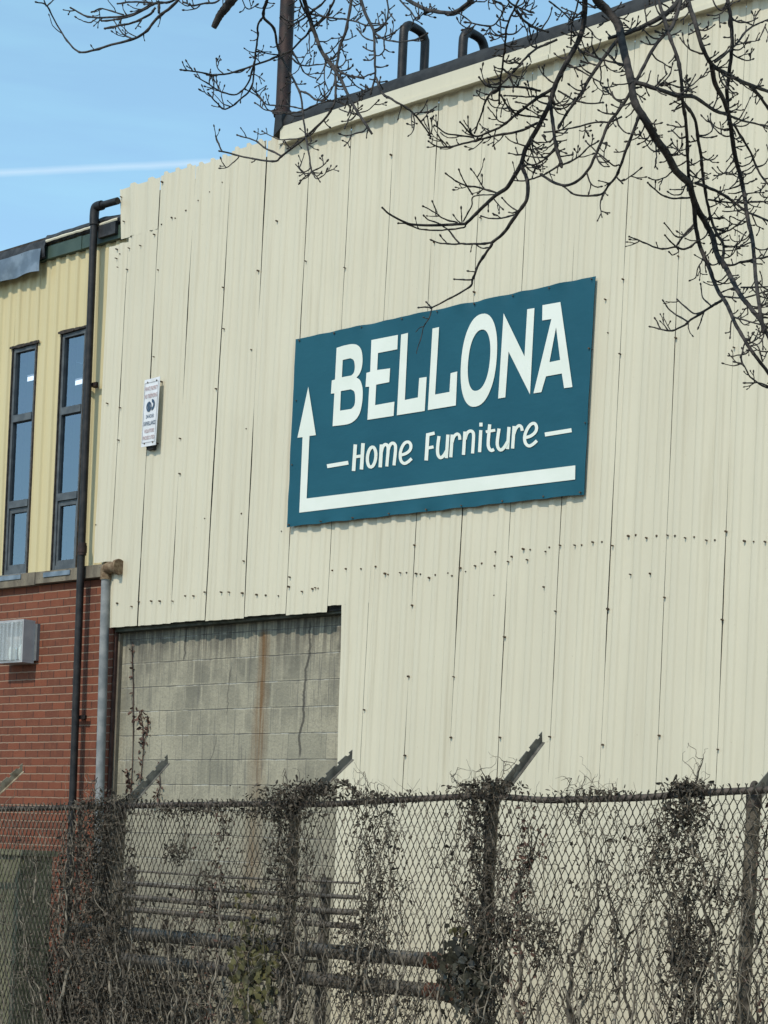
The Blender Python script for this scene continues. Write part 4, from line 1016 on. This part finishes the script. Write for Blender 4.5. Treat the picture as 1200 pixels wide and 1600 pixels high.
B(3,2,(475,172),(495,163),(515,157)); B(2.6,1.6,(472,175),(445,176),(415,172),(400,162)); B(2.4,1.6,(472,170),(450,166),(417,163),(400,148),(385,140)); B(2,1.5,(500,195),(480,214),(440,218),(425,213),(410,205)); B(2,1.5,(530,170),(550,177),(575,172),(590,158))
# middle-right
B(9,7,(914,-6),(911,42),(898,75),(880,107),(865,140),(859,162),(840,200),(822,232),(815,255),bud=0,tw=1.6)
B(7,2.5,(815,256),(805,273),(792,294),(775,305),(752,326),(730,347),(722,350),(667,352),(637,349),(609,335),(598,325),tw=.25)
B(6.5,5,(815,258),(822,277),(825,294),(822,314),(807,335),(786,365),(769,379),bud=0,tw=.2); B(4.5,2.4,(769,379),(766,387),(749,411),(739,437),(735,447),(709,463),(675,480),tw=.12)
B(2.4,2,(675,480),(656,480),tw=0); B(2.2,2,(674,480),(668,473),tw=0); B(2,1.1,(675,481),(671,498),(662,511),(656,535),(651,552),bud=0,tw=.4); B(1.5,1,(663,510),(655,513),(649,519),bud=0,tw=0)
B(2.6,2.2,(737,437),(711,437),tw=0); B(3.5,2.2,(769,379),(743,381),(718,381),(696,381),(676,376),tw=.2); B(2.6,2,(718,380),(700,360),(690,352),tw=.3); B(2.2,1.8,(698,380),(690,370),tw=0); B(2.4,1.8,(766,387),(754,388),(744,382),tw=0,bud=0)
B(2.6,2,(728,350),(724,356),(696,359),(660,359),(637,351),(624,349),tw=.2); B(2.6,1.8,(715,348),(692,341),(681,333),(663,323),tw=.4); B(2.2,1.8,(683,332),(676,316),tw=.5); B(2.2,1.8,(686,349),(671,344),(663,338),tw=.3)
B(2.6,1.8,(724,346),(737,322),(741,307),(773,304),tw=0,bud=0); B(2.2,1.8,(739,305),(728,288),(717,266),tw=.2); B(3.4,2,(777,302),(752,294),(726,289),(711,282),(698,272),tw=.5); B(2.2,1.6,(758,296),(747,279),(737,266),tw=.6); B(1.8,1.6,(754,292),(754,276),tw=0)
B(2.2,1.8,(809,330),(796,322),(786,311),tw=.3); B(2.6,2,(805,335),(783,341),(766,341),(753,338),tw=.4); B(2.2,1.6,(722,349),(721,328),tw=0)
# strong branches to the right
B(13.5,11,(928,-8),(950,17),(965,37),(972,67),(982,110),(987,132),(992,160),(1010,190),(1025,217),(1042,240),(1055,265),(1075,285),(1079,295),bud=0,tw=1.2)
B(10,6,(1079,295),(1087,320),(1100,344),(1113,369),(1121,399),(1132,414),(1145,439),(1158,463),(1172,480),(1187,499),(1200,524),(1218,566),bud=0,tw=1.2)
B(7,5,(1079,297),(1085,329),(1087,354),(1094,384),(1107,416),(1121,452),(1134,473),(1147,501),(1162,529),(1177,552),(1192,571),(1210,598),bud=0,tw=.5)
B(4.4,2,(1128,469),(1109,480),(1087,495),(1070,507),(1051,516),(1032,514),(1017,510),tw=.4); B(2.2,1.8,(1032,513),(1024,499),tw=0); B(2.6,2,(1075,503),(1053,490),(1037,472),tw=.2); B(2.8,2,(1100,486),(1083,490),(1066,475),(1059,469),tw=.3); B(2.4,2,(1111,478),(1098,465),(1095,445),tw=0); B(2.4,1.8,(1100,488),(1092,510),tw=.4)
B(3.5,2,(1090,378),(1070,389),(1053,386),(1032,389),(1007,379),(984,370),tw=.5); B(4,3,(1085,350),(1068,369),(1057,385),bud=0,tw=.2); B(2.4,1.8,(1066,370),(1056,369),(1039,349),tw=.4); B(2.4,2,(1055,384),(1039,369),tw=0); B(2,1.8,(1056,386),(1060,393),(1051,399),(1046,395),tw=0)
B(3.2,2.2,(1077,309),(1053,310),(1034,305),(1013,286),tw=.3); B(2.4,1.8,(1143,501),(1141,525),tw=.5); B(3,2.4,(1145,495),(1165,501),(1200,511)); B(3,2.4,(1128,463),(1150,465),(1164,465),(1205,453))
B(5.5,5,(1028,-8),(1040,37),(1047,60),(1060,95),(1065,130),(1067,160),(1072,195),(1075,250),(1077,287),bud=0)
B(5,4,(1068,160),(1085,185),(1092,225),(1097,262),(1102,300),(1109,335),(1117,359),(1130,382),(1130,408),bud=0)
B(9,5,(1073,-8),(1085,32),(1097,72),(1112,100),(1135,115),(1170,132),(1210,146),bud=0)
B(7.5,6,(1112,101),(1117,130),(1130,155),(1137,175),(1142,200),(1147,237),(1157,275),(1164,308),(1168,340),(1175,371),(1179,412),(1183,450),(1187,482),(1193,520),bud=0,tw=1.3)
B(6,6,(1136,-8),(1142,30),(1144,70),(1140,110),(1136,140),(1137,175),bud=0,tw=.6)
B(6.5,4,(1064,-8),(1060,15),(1050,42),(1035,57),(1017,82),(1000,115),(985,145),(967,172),(950,195),(938,226),(928,248),(920,264),(908,278),(890,289),(870,287),(848,274),tw=.7)
B(5,2.5,(1000,175),(992,200),(976,240),(964,274),(952,288),(938,304),(900,304),(882,292),tw=.5); B(2.6,1.8,(968,258),(958,258),(936,240),(916,222),tw=.5); B(2.4,1.8,(964,277),(974,282),(1000,265),tw=.5)
B(3,2,(878,258),(900,248),(920,230),(932,222)); B(5,4.6,(858,150),(862,170),(864,200),(870,230),(878,257),bud=0); B(3.2,2,(878,258),(864,264),(848,274),(820,282),(802,282),tw=.5)
B(6,4,(965,62),(940,95),(920,125),(905,150),(887,175),(877,192)); B(9,5,(1062,0),(1040,22),(1007,40),(980,52),(950,60),bud=0); B(7,5,(988,128),(1005,132),(1030,140),(1060,150),(1085,152),(1115,172),(1135,178),bud=0); B(3.4,2.4,(1135,178),(1165,190),(1205,198))
B(3.5,3,(812,-6),(803,15),(792,42),(789,75),(784,112),(782,135),(780,160)); B(3.5,2.4,(782,136),(762,152),(752,180),(742,205)); B(4,3,(870,62),(840,75),(820,92),(800,115),(782,134)); B(3.5,2.4,(845,142),(815,136),(782,136),(762,135),(750,122))
B(5,2.5,(865,137),(830,160),(805,180),(787,195),(762,207),(740,212),(720,192),tw=1.2); B(3,2,(857,150),(827,151),(790,149)); B(3,2.4,(783,148),(792,165),(807,178),(830,182),(852,186)); B(4,2,(840,192),(810,205),(775,212),(737,221),(700,230),(680,228),(671,222),tw=1.1)
B(2.6,2,(740,215),(700,209),(680,197)); B(2.2,2,(698,229),(684,212)); B(4,3,(805,16),(825,37),(855,50)); B(3,2,(825,37),(830,60)); B(3.5,2.4,(790,-6),(807,10),(832,19)); B(4,2.2,(765,-6),(785,7),(785,22),(767,40),(730,35))
B(3,2.4,(905,-6),(895,32),(892,65)); B(2.6,2,(858,2),(875,15),(892,32)); B(2.6,2,(887,100),(915,115),(940,130)); B(3,2.6,(912,80),(937,92),(980,102)); B(3,2,(872,142),(895,155),(920,162),(940,160)); B(5,3.6,(860,162),(866,207),(868,230),(877,257))
B(3,2.2,(972,182),(952,191),(930,191),(895,200),(852,207)); B(3,2,(868,230),(852,246),(824,244)); B(3,2,(868,234),(844,254),(820,258))
B(3.4,2.4,(1132,414),(1147,414),(1164,408),(1205,400)); B(3,2,(1130,384),(1149,385),(1164,365)); B(3,2,(1117,359),(1141,359),(1164,340)); B(3,2.4,(1107,312),(1134,316),(1205,315)); B(5,3,(1087,286),(1117,297),(1145,314),(1164,329),(1205,347)); B(3,2.4,(1158,449),(1205,448))
B(2.6,2,(1200,606),(1185,599),(1172,588),(1160,569),(1149,566)); B(2.6,2,(1192,565),(1183,541),(1169,532)); B(2.4,2,(1205,606),(1190,599),(1166,598))
B(4,2.4,(1117,97),(1145,75),(1170,45),(1210,27)); B(2.2,1.8,(1175,39),(1159,33)); B(2.2,1.8,(1197,37),(1187,60)); B(5,4,(1172,135),(1188,152),(1206,178)); B(4,3,(1147,195),(1172,237),(1187,270),(1208,298)); B(3,2,(1112,-6),(1125,16),(1135,8))

# scaffold above the frame, carrying all that hangs down, and the trunk at the right
limb_px = [(1640, -150, 46), (1450, -190, 40), (1200, -185, 32), (1000, -150, 26), (780, -120, 20), (560, -110, 16), (360, -95, 14), (220, -90, 9)]
def limb_y(x): return float(np.interp(x, [p_[0] for p_ in limb_px][::-1], [p_[1] for p_ in limb_px][::-1]))
def to3(pts, jit=0.0): return np.array([Pd(x, y, depth(x, y)+jit) for x, y in pts])
m = MB(); bx_, by_ = 1640, 0
tb = tree.location
tk = [np.array([tb[0], tb[1], -.05]), np.array([tb[0]+.02, tb[1], .9]), np.array([tb[0]-.03, tb[1]+.02, 2.2]), Pd(1640, -150, depth(1640, -150)), Pd(1660, -420, depth(1640, -150)+.1), Pd(1600, -800, 4.4)]
sp_ = spline(tk, 8); m.tube(sp_, np.interp(np.linspace(0, 1, len(sp_)), [0, .06, .6, 1], [.19, .145, .10, .05]), 14); m.build('trunk', M_BARK, tree, smooth=60)
lp = spline([(x, y, w_) for x, y, w_ in limb_px], 8); m = MB(); m.tube(to3(lp[:, :2]), [W2(w_, 4.1)*.5 for w_ in lp[:, 2]], 10); m.build('limb', M_BARK, tree, smooth=60)
m = MB(); lp2 = spline([(1640, -150, 40), (1480, 60, 26), (1380, 200, 18), (1290, 260, 10), (1215, 300, 6)], 6); m.tube(to3(lp2[:, :2]), [W2(w_, 4.1)*.5 for w_ in lp2[:, 2]], 10); m.build('limb', M_BARK, tree, smooth=60)

def bud_at(mb, p, d, r_):
    d = d/np.linalg.norm(d); n = 6
    mb.tube([p-d*r_*.6, p+d*r_*.5, p+d*r_*1.6, p+d*r_*2.8, p+d*r_*3.6], [r_*.45, r_*.85, r_*1.1, r_*.75, r_*.15], 6)
up_dir = np.array([-_s*-1, 0]) 
def twig(mb, p, d0, Lp, w0, lvl=0):
    # p: photo px, d0: direction in px; short shoot that curves upwards, knobbly, with a fat end bud
    n = max(4, int(Lp/4)); pts = [np.array(p, float)]; d = np.array(d0, float)/np.linalg.norm(d0); ws = [w0]
    dz = random.uniform(-.004, .004); dj = [0.0]
    for i in range(n):
        d = d+np.array([random.gauss(0, .17), random.gauss(-.16, .17)]); d /= np.linalg.norm(d)
        pts.append(pts[-1]+d*Lp/n); ws.append(w0*(1-.4*(i+1)/n)*(1.25 if random.random() < .22 else 1)); dj.append(dj[-1]+dz)
    W = np.array([Pd(q_[0], q_[1], depth(*p)+j_) for q_, j_ in zip(pts, dj)])
    mb.tube(W, [W2(w_, 4.1)*.5 for w_ in ws], 5)
    bud_at(mb, W[-1], W[-1]-W[-2], W2(random.uniform(1.6, 2.6), 4.1)*.60)
    if lvl < 2 and Lp > 12:
        for _ in range(random.choice((0, 1, 1, 2))):
            j = random.randint(n//3, n-1); a_ = random.choice((-1, 1))*random.uniform(.5, 1.1)
            dd = pts[j]-pts[j-1]; dd = np.array([dd[0]*math.cos(a_)-dd[1]*math.sin(a_), dd[0]*math.sin(a_)+dd[1]*math.cos(a_)])
            twig(mb, pts[j], dd, Lp*random.uniform(.25, .5), w0*.85, lvl+1)
groups = {}
for w0, w1, pts, bud, tw in L:
    pts = [np.array(p_, float) for p_ in pts]
    if pts[0][1] < 0:
        x = pts[0][0]; ly = limb_y(min(max(x, 225), 1400)); d_ = pts[0]-pts[1]; d_ = d_/np.linalg.norm(d_)
        pts = [np.array([min(max(x+d_[0]*60, 226), 1500), ly]), np.array([x+d_[0]*30, ly*.5-4])]+pts
    sp_ = spline(pts, 6); n = len(sp_)
    # small knobbly irregularity, more at thin shoots
    jig = np.array([[nz(q_[0]*.09, q_[1]*.09, 1.5), nz(q_[0]*.09, q_[1]*.09, 8.5)] for q_ in sp_])*min(1.6, 4.0/w0+.4)
    jig[0] = 0; sp_ = sp_+jig*.8
    wd_ = np.linspace(w0*1.02, w1, n)*np.array([1+.16*nz(i*.9, w0, 2.0)+(.30 if (i % 7 == 3 and w0 < 6) else 0) for i in range(n)])
    m = MB(); W = to3(sp_); m.tube(W, [W2(a_, depth(*q_))*.5 for a_, q_ in zip(wd_, sp_)], 8 if w0 > 4 else 6)
    if bud: bud_at(m, W[-1], W[-1]-W[-2], W2(max(2.4, w1)*.95, 4.1)*.7)
    seg = np.linalg.norm(np.diff(sp_, axis=0), axis=1).sum()
    dense = 1.25 if sp_[:, 0].mean() > 1040 and sp_[:, 1].mean() > 40 else 1.0
    nt_ = int(seg/16.5*tw*dense*random.uniform(.7, 1.2))
    for _ in range(nt_):
        i = random.randint(max(1, n//6), n-2); q_ = sp_[i]
        if q_[1] < -30: continue
        tdir = sp_[i+1]-sp_[i-1]; a_ = random.choice((-1, 1))*random.uniform(.5, 1.25)
        dd = np.array([tdir[0]*math.cos(a_)-tdir[1]*math.sin(a_), tdir[0]*math.sin(a_)+tdir[1]*math.cos(a_)])
        twig(m, q_, dd, random.choice((7, 10, 13, 17, 22, 28, 36 if w0 > 3 else 16, 46 if (w0 > 5) else 18)), min(2.7, max(2.0, w1*.95)))
    m.build('branch', M_BARK, tree, smooth=60)
